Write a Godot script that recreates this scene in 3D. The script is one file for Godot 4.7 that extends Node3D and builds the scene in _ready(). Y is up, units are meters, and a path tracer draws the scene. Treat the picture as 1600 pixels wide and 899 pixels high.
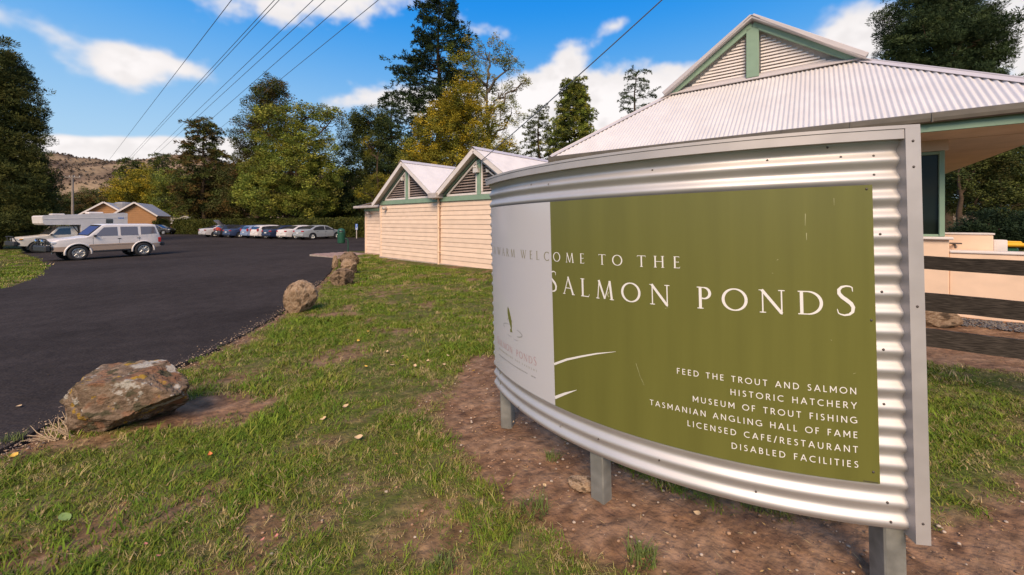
extends Node3D
# ------------------------------------------------------------------ constants
const EYE := 1.5
const FPX := 622.0        # focal length in photograph pixels
const HOR := 346.0        # horizon row of the photograph
var rng := RandomNumberGenerator.new()
var M := {}
var taken := {}
var n_a := FastNoiseLite.new()
var n_b := FastNoiseLite.new()
var n_c := FastNoiseLite.new()

# ------------------------------------------------------------------ mesh builder
class MB:
	var v := PackedVector3Array()
	var c := PackedColorArray()
	var t := PackedInt32Array()
	var uv := PackedVector2Array()
	var col := Color(1, 1, 1)
	var use_c := false
	func p(a: Vector3) -> int:
		v.append(a)
		if use_c: c.append(col)
		return v.size() - 1
	func tri(a: int, b: int, d: int) -> void:   # counter-clockwise from outside
		t.append(a); t.append(d); t.append(b)
	func quad(a: Vector3, b: Vector3, d: Vector3, e: Vector3) -> void:
		var i := p(a); p(b); p(d); p(e)
		tri(i, i + 1, i + 2); tri(i, i + 2, i + 3)
	func tri3(a: Vector3, b: Vector3, d: Vector3) -> void:
		var i := p(a); p(b); p(d)
		tri(i, i + 1, i + 2)
	func box(at: Vector3, s: Vector3, b := Basis.IDENTITY) -> void:
		var h := s * 0.5
		var k: Array[Vector3] = []
		for i in 8:
			k.append(at + b * Vector3(h.x if i & 1 else -h.x, h.y if i & 2 else -h.y, h.z if i & 4 else -h.z))
		quad(k[1], k[0], k[2], k[3]); quad(k[4], k[5], k[7], k[6])
		quad(k[0], k[4], k[6], k[2]); quad(k[5], k[1], k[3], k[7])
		quad(k[2], k[6], k[7], k[3]); quad(k[0], k[1], k[5], k[4])
	func cbox(at: Vector3, s: Vector3, r := 0.01, b := Basis.IDENTITY) -> void:   # chamfered box
		var h := s * 0.5
		r = minf(r, minf(h.x, minf(h.y, h.z)) * 0.9)
		var q := []
		for i in 8:
			var sx := 1.0 if i & 1 else -1.0
			var sy := 1.0 if i & 2 else -1.0
			var sz := 1.0 if i & 4 else -1.0
			q.append([at + b * Vector3(sx * h.x, sy * (h.y - r), sz * (h.z - r)), at + b * Vector3(sx * (h.x - r), sy * h.y, sz * (h.z - r)), at + b * Vector3(sx * (h.x - r), sy * (h.y - r), sz * h.z)])
		quad(q[5][0], q[1][0], q[3][0], q[7][0]); quad(q[0][0], q[4][0], q[6][0], q[2][0])
		quad(q[2][1], q[6][1], q[7][1], q[3][1]); quad(q[0][1], q[1][1], q[5][1], q[4][1])
		quad(q[4][2], q[5][2], q[7][2], q[6][2]); quad(q[1][2], q[0][2], q[2][2], q[3][2])
		for e in [[0, 1, 1, 2], [2, 3, 2, 1], [4, 5, 2, 1], [6, 7, 1, 2], [0, 2, 2, 0], [1, 3, 0, 2], [4, 6, 0, 2], [5, 7, 2, 0], [0, 4, 0, 1], [1, 5, 1, 0], [2, 6, 1, 0], [3, 7, 0, 1]]:
			quad(q[e[0]][e[2]], q[e[1]][e[2]], q[e[1]][e[3]], q[e[0]][e[3]])
		for i in 8:
			tri3(q[i][0], q[i][1], q[i][2])
	func tube(pts: Array, r0: float, r1: float, n := 6, cap := true) -> void:
		var base := v.size()
		var m := pts.size()
		for i in m:
			var a: Vector3 = pts[maxi(i - 1, 0)]
			var bb: Vector3 = pts[mini(i + 1, m - 1)]
			var d := (bb - a).normalized()
			var up := Vector3.UP if absf(d.y) < 0.9 else Vector3.RIGHT
			var x := d.cross(up).normalized()
			var y := x.cross(d).normalized()
			var r := lerpf(r0, r1, float(i) / maxf(1.0, m - 1))
			for k in n:
				var ang := TAU * k / n
				var at: Vector3 = pts[i]
				p(at + (x * cos(ang) + y * sin(ang)) * r)
		for i in m - 1:
			for k in n:
				var a0 := base + i * n + k
				var a1 := base + i * n + (k + 1) % n
				tri(a0, a0 + n, a1 + n); tri(a0, a1 + n, a1)
		if cap:
			for k in n - 2:
				tri(base, base + k + 1, base + k + 2)
				var e := base + (m - 1) * n
				tri(e, e + k + 2, e + k + 1)
	func lathe(prof: Array, n: int, at: Vector3, b := Basis.IDENTITY) -> void:   # prof: Vector2(radius, height along local y)
		var base := v.size()
		for pr in prof:
			for k in n:
				var a := TAU * k / n
				p(at + b * Vector3(cos(a) * pr.x, pr.y, -sin(a) * pr.x))
		for i in prof.size() - 1:
			for k in n:
				var a0 := base + i * n + k
				var a1 := base + i * n + (k + 1) % n
				tri(a0, a1, a1 + n); tri(a0, a1 + n, a0 + n)
	func poly(o: PackedVector2Array, depth: float, xf: Transform3D) -> void:   # outline in local xy, thickness along local z
		var ix := Geometry2D.triangulate_polygon(o)
		for s in 2:
			var z := depth * 0.5 if s == 0 else -depth * 0.5
			var base := v.size()
			for q in o: p(xf * Vector3(q.x, q.y, z))
			for k in range(0, ix.size(), 3):
				var a := o[ix[k]]; var bb := o[ix[k + 1]]; var cc := o[ix[k + 2]]
				var ccw := (bb - a).cross(cc - a) > 0
				if (s == 0) == ccw: tri(base + ix[k], base + ix[k + 1], base + ix[k + 2])
				else: tri(base + ix[k], base + ix[k + 2], base + ix[k + 1])
		var area := 0.0
		for k in o.size(): area += o[k].cross(o[(k + 1) % o.size()])
		for k in o.size():
			var a := o[k]; var bb := o[(k + 1) % o.size()]
			if area < 0:
				var sw := a; a = bb; bb = sw
			quad(xf * Vector3(a.x, a.y, depth * 0.5), xf * Vector3(a.x, a.y, -depth * 0.5), xf * Vector3(bb.x, bb.y, -depth * 0.5), xf * Vector3(bb.x, bb.y, depth * 0.5))
	func mesh(smooth := false) -> ArrayMesh:
		var arr := []
		arr.resize(Mesh.ARRAY_MAX)
		if smooth:
			var nn := PackedVector3Array()
			nn.resize(v.size())
			for i in range(0, t.size(), 3):
				var a := t[i]; var b := t[i + 2]; var d := t[i + 1]
				var f := (v[b] - v[a]).cross(v[d] - v[a])
				nn[a] += f; nn[b] += f; nn[d] += f
			for i in nn.size(): nn[i] = nn[i].normalized()
			arr[Mesh.ARRAY_VERTEX] = v; arr[Mesh.ARRAY_NORMAL] = nn; arr[Mesh.ARRAY_INDEX] = t
			if use_c: arr[Mesh.ARRAY_COLOR] = c
			if uv.size() == v.size(): arr[Mesh.ARRAY_TEX_UV] = uv
		else:
			var vv := PackedVector3Array(); var nn := PackedVector3Array(); var cc := PackedColorArray()
			vv.resize(t.size()); nn.resize(t.size())
			if use_c: cc.resize(t.size())
			for i in range(0, t.size(), 3):
				var f := (v[t[i + 2]] - v[t[i]]).cross(v[t[i + 1]] - v[t[i]]).normalized()
				for k in 3:
					vv[i + k] = v[t[i + k]]; nn[i + k] = f
					if use_c: cc[i + k] = c[t[i + k]]
			arr[Mesh.ARRAY_VERTEX] = vv; arr[Mesh.ARRAY_NORMAL] = nn
			if use_c: arr[Mesh.ARRAY_COLOR] = cc
		var m := ArrayMesh.new()
		m.add_surface_from_arrays(Mesh.PRIMITIVE_TRIANGLES, arr)
		return m

# ------------------------------------------------------------------ node helpers
func numbered(s: String) -> String:
	if not taken.has(s):
		taken[s] = 0
		return s
	taken[s] += 1
	return "%s_%03d" % [s, taken[s]]
func tag(o: Node, label: String, category: String, group := "", kind := "") -> void:
	if label: o.set_meta("label", label)
	if category: o.set_meta("category", category)
	if group: o.set_meta("group", group)
	if kind: o.set_meta("kind", kind)
func thing(called: String, label: String, category: String, at := Vector3.ZERO, turn := 0.0, group := "") -> Node3D:
	var o := Node3D.new()
	o.name = numbered(called)
	add_child(o, true)
	o.position = at; o.rotation.y = turn
	tag(o, label, category, group)
	return o
func put(called: String, m: Mesh, mt: Material, parent: Node = null) -> MeshInstance3D:
	var o := MeshInstance3D.new()
	o.mesh = m
	o.material_override = mt
	if parent == null:
		o.name = numbered(called); add_child(o, true)
	else:
		o.name = called; parent.add_child(o, true)
	return o
func W3(x: float, y: float, d: float) -> Vector3:
	return Vector3(x, y, -d)
func gx(px: float, d: float) -> float:
	return (px - 800.0) / FPX * d
func gy(py: float, d: float) -> float:
	return EYE + (HOR - py) / FPX * d
func S(a: float, b: float, x: float) -> float:
	return smoothstep(a, b, x)
# ------------------------------------------------------------------ terrain
const ANCH := [[0, 1.5, 0], [1, 3, 0], [3.5, 4, 0.06], [-3, 3, -0.10], [-2.5, 6.5, -0.06], [-6, 18, 0], [0, 12, 0], [8, 8, 0], [-8, 12, -0.22], [-15, 13, -0.5], [-24, 24, -0.78], [-33, 29, -0.9], [-20, 42, -0.3], [-38, 50, -0.3], [-50, 64, -0.35], [-13, 27, -0.25], [20, 20, 0.05], [-10, 40, -0.3], [-48, 35, -0.95], [-70, 40, -1.0], [10, 40, -0.1], [-20, 3, -0.6], [40, 30, 0.1], [-80, 80, -1.0], [0, 80, -0.3]]
func g(x: float, d: float) -> float:
	if d > 300.0 or absf(x) > 300.0: return -0.6
	var s := 1e-9
	var t := 0.0
	for a in ANCH:
		var dx: float = x - a[0]
		var dd: float = d - a[1]
		var q := dx * dx + dd * dd
		var sg := 3.0 + 0.22 * sqrt(a[0] * a[0] + a[1] * a[1])
		var w := 1.0 / pow(1.0 + q / (sg * sg), 2.2)
		s += w; t += w * a[2]
	var far := S(110.0, 250.0, sqrt(x * x + d * d))
	return lerpf(t / s, -0.6, far)
func gp(px: float, py: float) -> Vector2:   # where the sight line of a photograph pixel meets the ground
	var d := FPX * EYE / (py - HOR)
	for i in 8:
		d = FPX * (EYE - g(gx(px, d), d)) / (py - HOR)
	return Vector2(gx(px, d), d)
func on(x: float, d: float, lift := 0.0) -> Vector3:
	return W3(x, g(x, d) + lift, d)

# ------------------------------------------------------------------ materials
func noise_img(sd: int, freq: float, oct: int, sz: int, lo: float, hi: float, gamma := 1.0, kind := FastNoiseLite.TYPE_SIMPLEX_SMOOTH) -> Image:
	var n := FastNoiseLite.new()
	n.seed = sd; n.frequency = freq; n.fractal_octaves = oct; n.noise_type = kind
	var im := n.get_seamless_image(sz, sz)
	im.convert(Image.FORMAT_RGB8)
	var b := im.get_data()
	var lut := PackedByteArray()
	lut.resize(256)
	for i in 256: lut[i] = int(clampf(lerpf(lo, hi, pow(i / 255.0, gamma)), 0, 1) * 255.0)
	for i in b.size(): b[i] = lut[b[i]]
	return Image.create_from_data(sz, sz, false, Image.FORMAT_RGB8, b)
func tex(im: Image) -> ImageTexture:
	im.generate_mipmaps()
	return ImageTexture.create_from_image(im)
func mat(lin: Color, rough := 0.7, metal := 0.0, tx: Texture2D = null, scale := 1.0, spec := 0.5) -> StandardMaterial3D:
	var m := StandardMaterial3D.new()
	m.albedo_color = lin.linear_to_srgb()
	m.roughness = rough; m.metallic = metal; m.metallic_specular = spec
	if tx:
		m.albedo_texture = tx
		m.uv1_triplanar = true; m.uv1_world_triplanar = true
		m.uv1_scale = Vector3.ONE * scale
	return m
func bump(m: StandardMaterial3D, nt: Texture2D, s: float) -> void:
	m.normal_enabled = true; m.normal_texture = nt; m.normal_scale = s
func materials() -> void:
	var t_fine := tex(noise_img(3, 0.02, 5, 512, 0.74, 1.0))
	var t_mott := tex(noise_img(5, 0.008, 5, 512, 0.75, 1.0))
	var t_soft := tex(noise_img(6, 0.006, 4, 512, 0.90, 1.0))
	var im_h := noise_img(9, 0.03, 5, 512, 0.0, 1.0)
	var nimg := noise_img(9, 0.03, 5, 512, 0.0, 1.0)
	nimg.bump_map_to_normal_map(6.0)
	var t_nrm := tex(nimg)
	var agg := noise_img(12, 0.09, 3, 1024, 0.66, 1.0, 1.2)
	var coarse := noise_img(13, 0.004, 4, 1024, 0.86, 1.0)
	var bb := agg.get_data(); var cb := coarse.get_data()
	for i in bb.size(): bb[i] = int(bb[i] * cb[i] / 255.0)
	var t_agg := tex(Image.create_from_data(1024, 1024, false, Image.FORMAT_RGB8, bb))
	var soil_b := noise_img(15, 0.012, 6, 1024, 0.70, 1.0)
	var t_soil := tex(soil_b)
	# ground: vertex colours times soil grain
	var gm := mat(Color(1, 1, 1), 0.95, 0.0, t_soil, 0.9, 0.2)
	gm.vertex_color_use_as_albedo = true
	bump(gm, t_nrm, 1.2)
	M.ground = gm
	M.asphalt = mat(Color(0.098, 0.079, 0.071), 0.95, 0.0, t_agg, 0.45, 0.12)
	M.asphalt.vertex_color_use_as_albedo = true
	bump(M.asphalt, t_nrm, 0.5)
	M.galv = mat(Color(0.64, 0.59, 0.555), 0.5, 0.55, t_soft, 1.2)
	M.channel = mat(Color(0.55, 0.495, 0.465), 0.5, 0.35, t_soft, 1.5)
	M.post = mat(Color(0.33, 0.32, 0.28), 0.6, 0.35, t_mott, 2.0)
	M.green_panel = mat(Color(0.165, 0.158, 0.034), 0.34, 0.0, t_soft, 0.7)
	M.green_panel.uv1_scale = Vector3(4.0, 0.2, 4.0)  # stretched into vertical streaks: faint reflection bands painted into the panel colour
	M.white_panel = mat(Color(0.56, 0.525, 0.52), 0.14, 0.0, null, 1.0, 0.6)
	M.ink_white = mat(Color(0.80, 0.74, 0.68), 0.5)
	M.ink_olive = mat(Color(0.22, 0.19, 0.09), 0.5)
	M.ink_fish = mat(Color(0.16, 0.16, 0.03), 0.5)
	M.ink_pink = mat(Color(0.42, 0.22, 0.22), 0.5)
	M.ink_grey = mat(Color(0.30, 0.28, 0.26), 0.5)
	M.scratch = mat(Color(0.36, 0.34, 0.17), 0.6)
	M.screw = mat(Color(0.10, 0.08, 0.07), 0.6, 0.5)
	M.peach = mat(Color(0.88, 0.62, 0.43), 0.75, 0.0, t_soft, 0.8)
	M.board = []
	for k in 4:
		var f := 0.95 + 0.03 * k
		M.board.append(mat(Color(0.90 * f, 0.66 * f, 0.48 * f), 0.62, 0.0, t_soft, 0.9))
	M.trim_green = mat(Color(0.25, 0.36, 0.245), 0.6, 0.0, t_soft, 1.1)
	M.trim_white = mat(Color(0.80, 0.71, 0.65), 0.6, 0.0, t_soft, 1.3)
	M.roof = mat(Color(0.71, 0.65, 0.61), 0.5, 0.0, t_soft, 0.5)
	M.roof_trim = mat(Color(0.60, 0.53, 0.51), 0.45, 0.0, t_soft, 0.5)
	M.gutter = mat(Color(0.17, 0.14, 0.105), 0.45, 0.0, t_mott, 0.8)
	M.rainhead = mat(Color(0.62, 0.53, 0.47), 0.5, 0.0, t_mott, 0.8)
	M.louvre = mat(Color(0.36, 0.28, 0.245), 0.7, 0.0, t_mott, 2.0)
	M.attic = mat(Color(0.36, 0.27, 0.20), 0.9, 0.0, t_mott, 1.0)
	M.soffit = mat(Color(0.66, 0.52, 0.39), 0.7, 0.0, t_soft, 0.6)
	M.glass_dark = mat(Color(0.012, 0.018, 0.014), 0.05, 0.0, null, 1.0, 0.3)
	var t_grain := tex(noise_img(33, 0.03, 5, 512, 0.30, 1.0))
	M.rail = []
	for k in 3:
		var rm := mat(Color(0.12, 0.095, 0.075) * (0.85 + 0.15 * k), 0.9, 0.0, t_grain, 1.0, 0.2)
		rm.uv1_scale = Vector3(0.7, 7.0, 0.7)
		bump(rm, t_nrm, 0.8)
		M.rail.append(rm)
	var stone := mat(Color(1, 1, 1), 0.92, 0.0, t_fine, 5.0, 0.2)
	stone.vertex_color_use_as_albedo = true
	bump(stone, t_nrm, 1.6)
	M.stone = stone
	M.bark = mat(Color(0.11, 0.075, 0.05), 0.95, 0.0, t_fine, 0.8, 0.1)
	M.bark_grey = mat(Color(0.19, 0.155, 0.12), 0.95, 0.0, t_fine, 0.8, 0.1)
	M.wood_pole = mat(Color(0.34, 0.28, 0.23), 0.9, 0.0, t_fine, 0.6)
	M.leaf = mat(Color(1, 1, 1), 0.7, 0.0, null, 1.0, 0.25)
	M.leaf.vertex_color_use_as_albedo = true
	M.leaf.cull_mode = BaseMaterial3D.CULL_DISABLED
	M.leaf.backlight_enabled = true
	M.leaf.backlight = Color(0.22, 0.22, 0.04)
	M.needle = mat(Color(1, 1, 1), 0.75, 0.0, null, 1.0, 0.2)
	M.needle.vertex_color_use_as_albedo = true
	M.needle.cull_mode = BaseMaterial3D.CULL_DISABLED
	M.grass = mat(Color(1, 1, 1), 0.75, 0.0, null, 1.0, 0.2)
	M.grass.vertex_color_use_as_albedo = true
	M.grass.cull_mode = BaseMaterial3D.CULL_DISABLED
	M.hill = mat(Color(1, 1, 1), 1.0, 0.0, t_soil, 0.004, 0.0)
	M.hill.vertex_color_use_as_albedo = true
	M.car_white = mat(Color(0.74, 0.66, 0.60), 0.3); M.car_white.clearcoat_enabled = true; M.car_white.clearcoat = 0.6
	M.car_cream = mat(Color(0.66, 0.57, 0.46), 0.3); M.car_cream.clearcoat_enabled = true; M.car_cream.clearcoat = 0.6
	M.car_stripe = mat(Color(0.42, 0.30, 0.22), 0.35)
	M.car_silver = mat(Color(0.46, 0.45, 0.43), 0.3, 0.35); M.car_silver.clearcoat_enabled = true; M.car_silver.clearcoat = 0.6
	M.car_navy = mat(Color(0.012, 0.018, 0.05), 0.22); M.car_navy.clearcoat_enabled = true
	M.car_blue = mat(Color(0.03, 0.045, 0.10), 0.22); M.car_blue.clearcoat_enabled = true
	M.car_ice = mat(Color(0.26, 0.32, 0.46), 0.28, 0.2); M.car_ice.clearcoat_enabled = true
	M.car_dark = mat(Color(0.02, 0.018, 0.02), 0.25); M.car_dark.clearcoat_enabled = true
	M.camper = mat(Color(0.76, 0.69, 0.64), 0.45, 0.0, t_soft, 0.5)
	M.car_glass = mat(Color(0.035, 0.035, 0.04), 0.06, 0.0, null, 1.0, 0.7)
	M.car_glass_tint = mat(Color(0.15, 0.125, 0.13), 0.10, 0.0, null, 1.0, 0.7)
	M.tyre = mat(Color(0.022, 0.02, 0.02), 0.85)
	M.rim = mat(Color(0.62, 0.60, 0.56), 0.3, 0.8)
	M.black = mat(Color(0.02, 0.02, 0.022), 0.6)
	M.chrome = mat(Color(0.7, 0.7, 0.7), 0.15, 0.95)
	M.red_lamp = mat(Color(0.42, 0.03, 0.03), 0.2)
	M.amber = mat(Color(0.60, 0.26, 0.04), 0.25)
	M.lamp_clear = mat(Color(0.6, 0.6, 0.6), 0.12, 0.2)
	M.shade_blue = mat(Color(0.03, 0.05, 0.16), 0.5)
	M.red_bag = mat(Color(0.5, 0.07, 0.04), 0.7)
	M.bin_green = mat(Color(0.015, 0.075, 0.04), 0.4)
	M.bin_yellow = mat(Color(0.80, 0.42, 0.015), 0.45)
	M.sign_blue = mat(Color(0.06, 0.16, 0.50), 0.4)
	M.sign_white = mat(Color(0.8, 0.8, 0.8), 0.5)
	M.paver = []
	for k in 3: M.paver.append(mat(Color(0.42, 0.27, 0.21) * (0.85 + 0.12 * k), 0.85, 0.0, t_mott, 3.0))
	M.concrete = mat(Color(0.50, 0.40, 0.31), 0.9, 0.0, t_mott, 1.5)
	M.cabin = mat(Color(0.48, 0.24, 0.10), 0.8, 0.0, t_soft, 0.5)
	M.cabin_roof = mat(Color(0.48, 0.44, 0.42), 0.5, 0.0, t_soft, 0.3)
	M.tank = mat(Color(0.26, 0.25, 0.25), 0.5, 0.3)
	M.wire = mat(Color(0.09, 0.11, 0.14), 0.7)
	M.porcelain = mat(Color(0.6, 0.55, 0.5), 0.3)
	M.pebble = mat(Color(1, 1, 1), 0.85, 0.0, null, 1.0, 0.3)
	M.pebble.vertex_color_use_as_albedo = true
	M.leaf_yellow = mat(Color(0.72, 0.42, 0.06), 0.6)
	M.leaf_orange = mat(Color(0.62, 0.20, 0.05), 0.6)
	M.leaf_tan = mat(Color(0.62, 0.42, 0.22), 0.7)
	M.leaf_green = mat(Color(0.26, 0.34, 0.08), 0.6)
	M.leaf_pink = mat(Color(0.55, 0.20, 0.14), 0.6)
	M.twig = mat(Color(0.48, 0.34, 0.20), 0.9)

# ------------------------------------------------------------------ sky
func sky_image() -> Image:
	var w := 2048; var h := 1024
	var im := Image.create(w, h, false, Image.FORMAT_RGBF)
	var fb := FastNoiseLite.new(); fb.seed = 21; fb.frequency = 1.6; fb.fractal_octaves = 6; fb.fractal_gain = 0.55
	var fb2 := FastNoiseLite.new(); fb2.seed = 77; fb2.frequency = 5.5; fb2.fractal_octaves = 5
	var fb3 := FastNoiseLite.new(); fb3.seed = 97; fb3.frequency = 7.0; fb3.fractal_octaves = 5; fb3.fractal_gain = 0.6
	var wide := FastNoiseLite.new(); wide.seed = 41; wide.frequency = 0.9; wide.fractal_octaves = 3
	# clouds seen in the photograph: azimuth and elevation (tangents ahead), half sizes, tilt, weight
	var cl := [[-0.97, 0.388, 0.140, 0.052, -0.05, 1.25], [-1.12, 0.465, 0.24, 0.042, -0.25, 0.47], [-1.32, 0.53, 0.16, 0.04, -0.25, 0.50], [-0.80, 0.37, 0.10, 0.02, -0.3, 0.45], [-0.50, 0.56, 0.27, 0.062, 0.0, 1.25], [-0.06, 0.475, 0.12, 0.026, -0.25, 0.75], [-0.43, 0.30, 0.17, 0.022, 0.1, 0.5], [0.14, 0.40, 0.045, 0.065, -0.5, 0.85], [0.25, 0.488, 0.05, 0.024, 0.4, 0.8], [0.20, 0.245, 0.30, 0.115, 0.05, 1.7], [0.35, 0.18, 0.35, 0.10, 0.0, 1.5], [-0.22, 0.30, 0.16, 0.055, 0.0, 0.9], [0.86, 0.46, 0.13, 0.085, 0.35, 1.4], [1.27, 0.47, 0.17, 0.17, 0.3, 1.2], [0.40, 0.33, 0.16, 0.06, 0.2, 1.1], [0.05, 0.30, 0.12, 0.06, 0.0, 1.0]]
	var dat := PackedFloat32Array()
	dat.resize(w * h * 3)
	var k := 0
	for j in h:
		var el := (0.5 - (j + 0.5) / h) * PI
		var se := sin(el); var ce := cos(el)
		for i in w:
			var az := (i + 0.5) / w * TAU   # the left edge of a panorama looks along -z
			if el < -0.01:
				dat[k] = 0.10; dat[k + 1] = 0.09; dat[k + 2] = 0.075; k += 3
				continue
			var dx := sin(az) * ce; var dz := -cos(az) * ce
			# clear air
			var q := clampf(se, 0, 1)
			var r0 := lerpf(0.50, 0.016, S(0.02, 0.52, pow(q, 0.95)))
			var g0 := lerpf(0.70, 0.235, S(0.02, 0.60, pow(q, 0.95)))
			var b0 := lerpf(0.86, 0.80, S(0.0, 0.6, q))
			# cloud field on a flat layer
			var hgt := 1.0 / (q + 0.16)
			var n := fb.get_noise_3d(dx * hgt * 0.55, 3.0, dz * hgt * 0.55)
			var n2 := fb2.get_noise_3d(dx * 1.6, se * 2.4, dz * 1.6)
			var bias := -0.04 + 0.25 * wide.get_noise_3d(dx, se, dz)
			var inside := 0.0
			if dz < -0.05:
				var ta := dx / -dz; var te := se / -dz
				inside = (1.0 - S(1.3, 1.9, absf(ta))) * (1.0 - S(0.60, 0.95, te))
				if inside > 0.0:
					var acc := -0.55
					for c in cl:
						var ex: float = ta - c[0]; var ey: float = te - c[1]
						var ct := cos(c[4]); var st := sin(c[4])
						var xx: float = (ex * ct + ey * st) / c[2]; var yy: float = (-ex * st + ey * ct) / c[3]
						var rr := xx * xx + yy * yy
						if rr < 9.0: acc += c[5] * exp(-rr * 0.9) * 0.95
					var bank := S(0.225, 0.20, te + 0.012 * n2) * S(-0.50, -0.80, ta)
					acc += bank * 1.5
					acc += S(0.16, 0.05, te) * 0.5
					bias = lerpf(bias, acc, inside)
			var n4 := fb3.get_noise_3d(dx * 3.0, se * 5.0, dz * 3.0)
			var den := S(-0.20, 0.46, bias + n * lerpf(0.75, 0.28, inside) + n2 * 0.42 + n4 * 0.26)
			var thick := S(0.15, 1.0, bias + n * 0.5 + n2 * 0.6)
			var lum := lerpf(0.86, 0.97, thick) - 0.13 * S(-0.15, 0.5, n2 + 0.5 * n4) * thick
			dat[k] = lerpf(r0, lum * 1.0, den); dat[k + 1] = lerpf(g0, lum * 0.955, den); dat[k + 2] = lerpf(b0, lum * 0.95, den)
			k += 3
	im.set_data(w, h, false, Image.FORMAT_RGBF, dat.to_byte_array())
	return im

func _ready() -> void:
	rng.seed = 4711
	n_a.seed = 2; n_a.frequency = 0.5; n_a.fractal_octaves = 4
	n_b.seed = 8; n_b.frequency = 1.7; n_b.fractal_octaves = 4
	n_c.seed = 14; n_c.frequency = 6.0; n_c.fractal_octaves = 3
	# camera
	var cam := Camera3D.new()
	cam.name = "camera"
	cam.position = Vector3(0, EYE, 0)
	cam.projection = Camera3D.PROJECTION_FRUSTUM
	cam.near = 0.05; cam.far = 9000.0
	cam.size = 0.05 * 899.0 / FPX
	cam.frustum_offset = Vector2(0, -0.05 * (449.5 - HOR) / FPX)
	add_child(cam)
	cam.current = true
	# sky, exposure, haze
	var env := Environment.new()
	env.background_mode = Environment.BG_SKY
	var pano := PanoramaSkyMaterial.new()
	pano.panorama = ImageTexture.create_from_image(sky_image())
	var sky := Sky.new()
	sky.sky_material = pano
	env.sky = sky
	env.background_energy_multiplier = 0.36
	env.tonemap_mode = Environment.TONE_MAPPER_LINEAR
	env.tonemap_exposure = 2.9
	env.sdfgi_enabled = true; env.ssao_enabled = true; env.ssil_enabled = true
	var we := WorldEnvironment.new()
	we.name = "world_environment"; we.environment = env
	add_child(we)
	# sun behind thin cloud: soft, from behind the camera and to the left
	var sun := DirectionalLight3D.new()
	sun.name = "sun"
	sun.light_energy = 0.5
	sun.light_color = Color(1.0, 0.90, 0.78)
	sun.light_angular_distance = 30.0
	sun.shadow_enabled = true
	add_child(sun)
	sun.look_at_from_position(Vector3.ZERO, Vector3(0.08, -0.64, -0.76))
	materials()
	build_ground()
	build_road()
	build_hills()
	build_toilet_block()
	build_visitor_centre()
	build_cabins()
	build_trees()
	build_hedges()
	build_welcome_sign()
	build_fence()
	build_rocks()
	build_vehicles()
	build_street_things()
	build_wires()
	build_grass()
	build_litter()
# ------------------------------------------------------------------ ground cover maps
const SIGN_C := Vector2(1.9035, 3.7018)
const SIGN_R := 2.163
const FENCE_A := Vector2(3.57, 3.50)
const FENCE_U := Vector2(0.85, -0.527)
func fence_side(x: float, d: float) -> float:   # metres beyond the fence line
	var q := Vector2(x, d) - FENCE_A
	return q.dot(Vector2(0.527, 0.85))
var bare_spots := []
func soil(x: float, d: float) -> float:
	var n := n_b.get_noise_2d(x, d)
	var n1 := n_a.get_noise_2d(x * 1.3, d * 1.3)
	var n2 := n_c.get_noise_2d(x, d)
	var s := 0.0
	# worn strip under the sign
	var r := Vector2(x, d).distance_to(SIGN_C)
	var worn := S(2.62, 2.34, r + 0.10 * n + 0.14 * n1) * S(1.60, 1.80, r + 0.1 * n)
	if x < 3.0 and d < 4.6: s = maxf(s, worn)
	s = maxf(s, S(0.62, 0.30, Vector2(x, d).distance_to(Vector2(-0.25, 3.35)) + 0.15 * n))
	for b in bare_spots:
		var e := Vector2((x - b[0]) / b[2], (d - b[1]) / b[3])
		s = maxf(s, b[4] * S(1.15, 0.55, e.length() + 0.35 * n + 0.2 * n2))
	# thin worn patches all over the lawn
	if d < 22.0:
		s = maxf(s, (0.80 if x < 2.2 else 0.25) * S(0.17, 0.46, n1 + 0.45 * n + 0.15 * n2))
	# beyond the fence
	var f := fence_side(x, d)
	if x > 0.5 and d < 11.0: s = maxf(s, S(0.92, 1.15, f + 0.12 * n))
	return clampf(s, 0, 1)
func road_band(x: float, d: float) -> float:   # signed metres from the road's edge, lawn positive
	if d < 2.0: return x + 4.2
	return x - edge_right(d)
var er := []
var el_ := []
func edge_at(t: Array, d: float) -> float:
	if d <= t[0].y: return t[0].x
	for i in t.size() - 1:
		if d <= t[i + 1].y:
			return lerpf(t[i].x, t[i + 1].x, (d - t[i].y) / maxf(1e-4, t[i + 1].y - t[i].y))
	return t[-1].x
func edge_right(d: float) -> float:
	return edge_at(er, d) + 0.05 * n_b.get_noise_2d(d * 1.5, 3.0) * S(30.0, 10.0, d)
func edge_left(d: float) -> float:
	return edge_at(el_, d) + 0.15 * n_a.get_noise_2d(d * 1.3, 9.0)
func on_road(x: float, d: float) -> bool:
	return d > 0.6 and d < 62.0 and x < edge_right(d) and x > edge_left(d)
func lines(a: Array) -> PackedFloat32Array:   # [[from, to, step] ...]
	var o := PackedFloat32Array()
	for s in a:
		var n := int(round((s[1] - s[0]) / s[2]))
		for i in n: o.append(lerpf(s[0], s[1], float(i) / n))
	o.append(a[-1][1])
	return o
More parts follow.
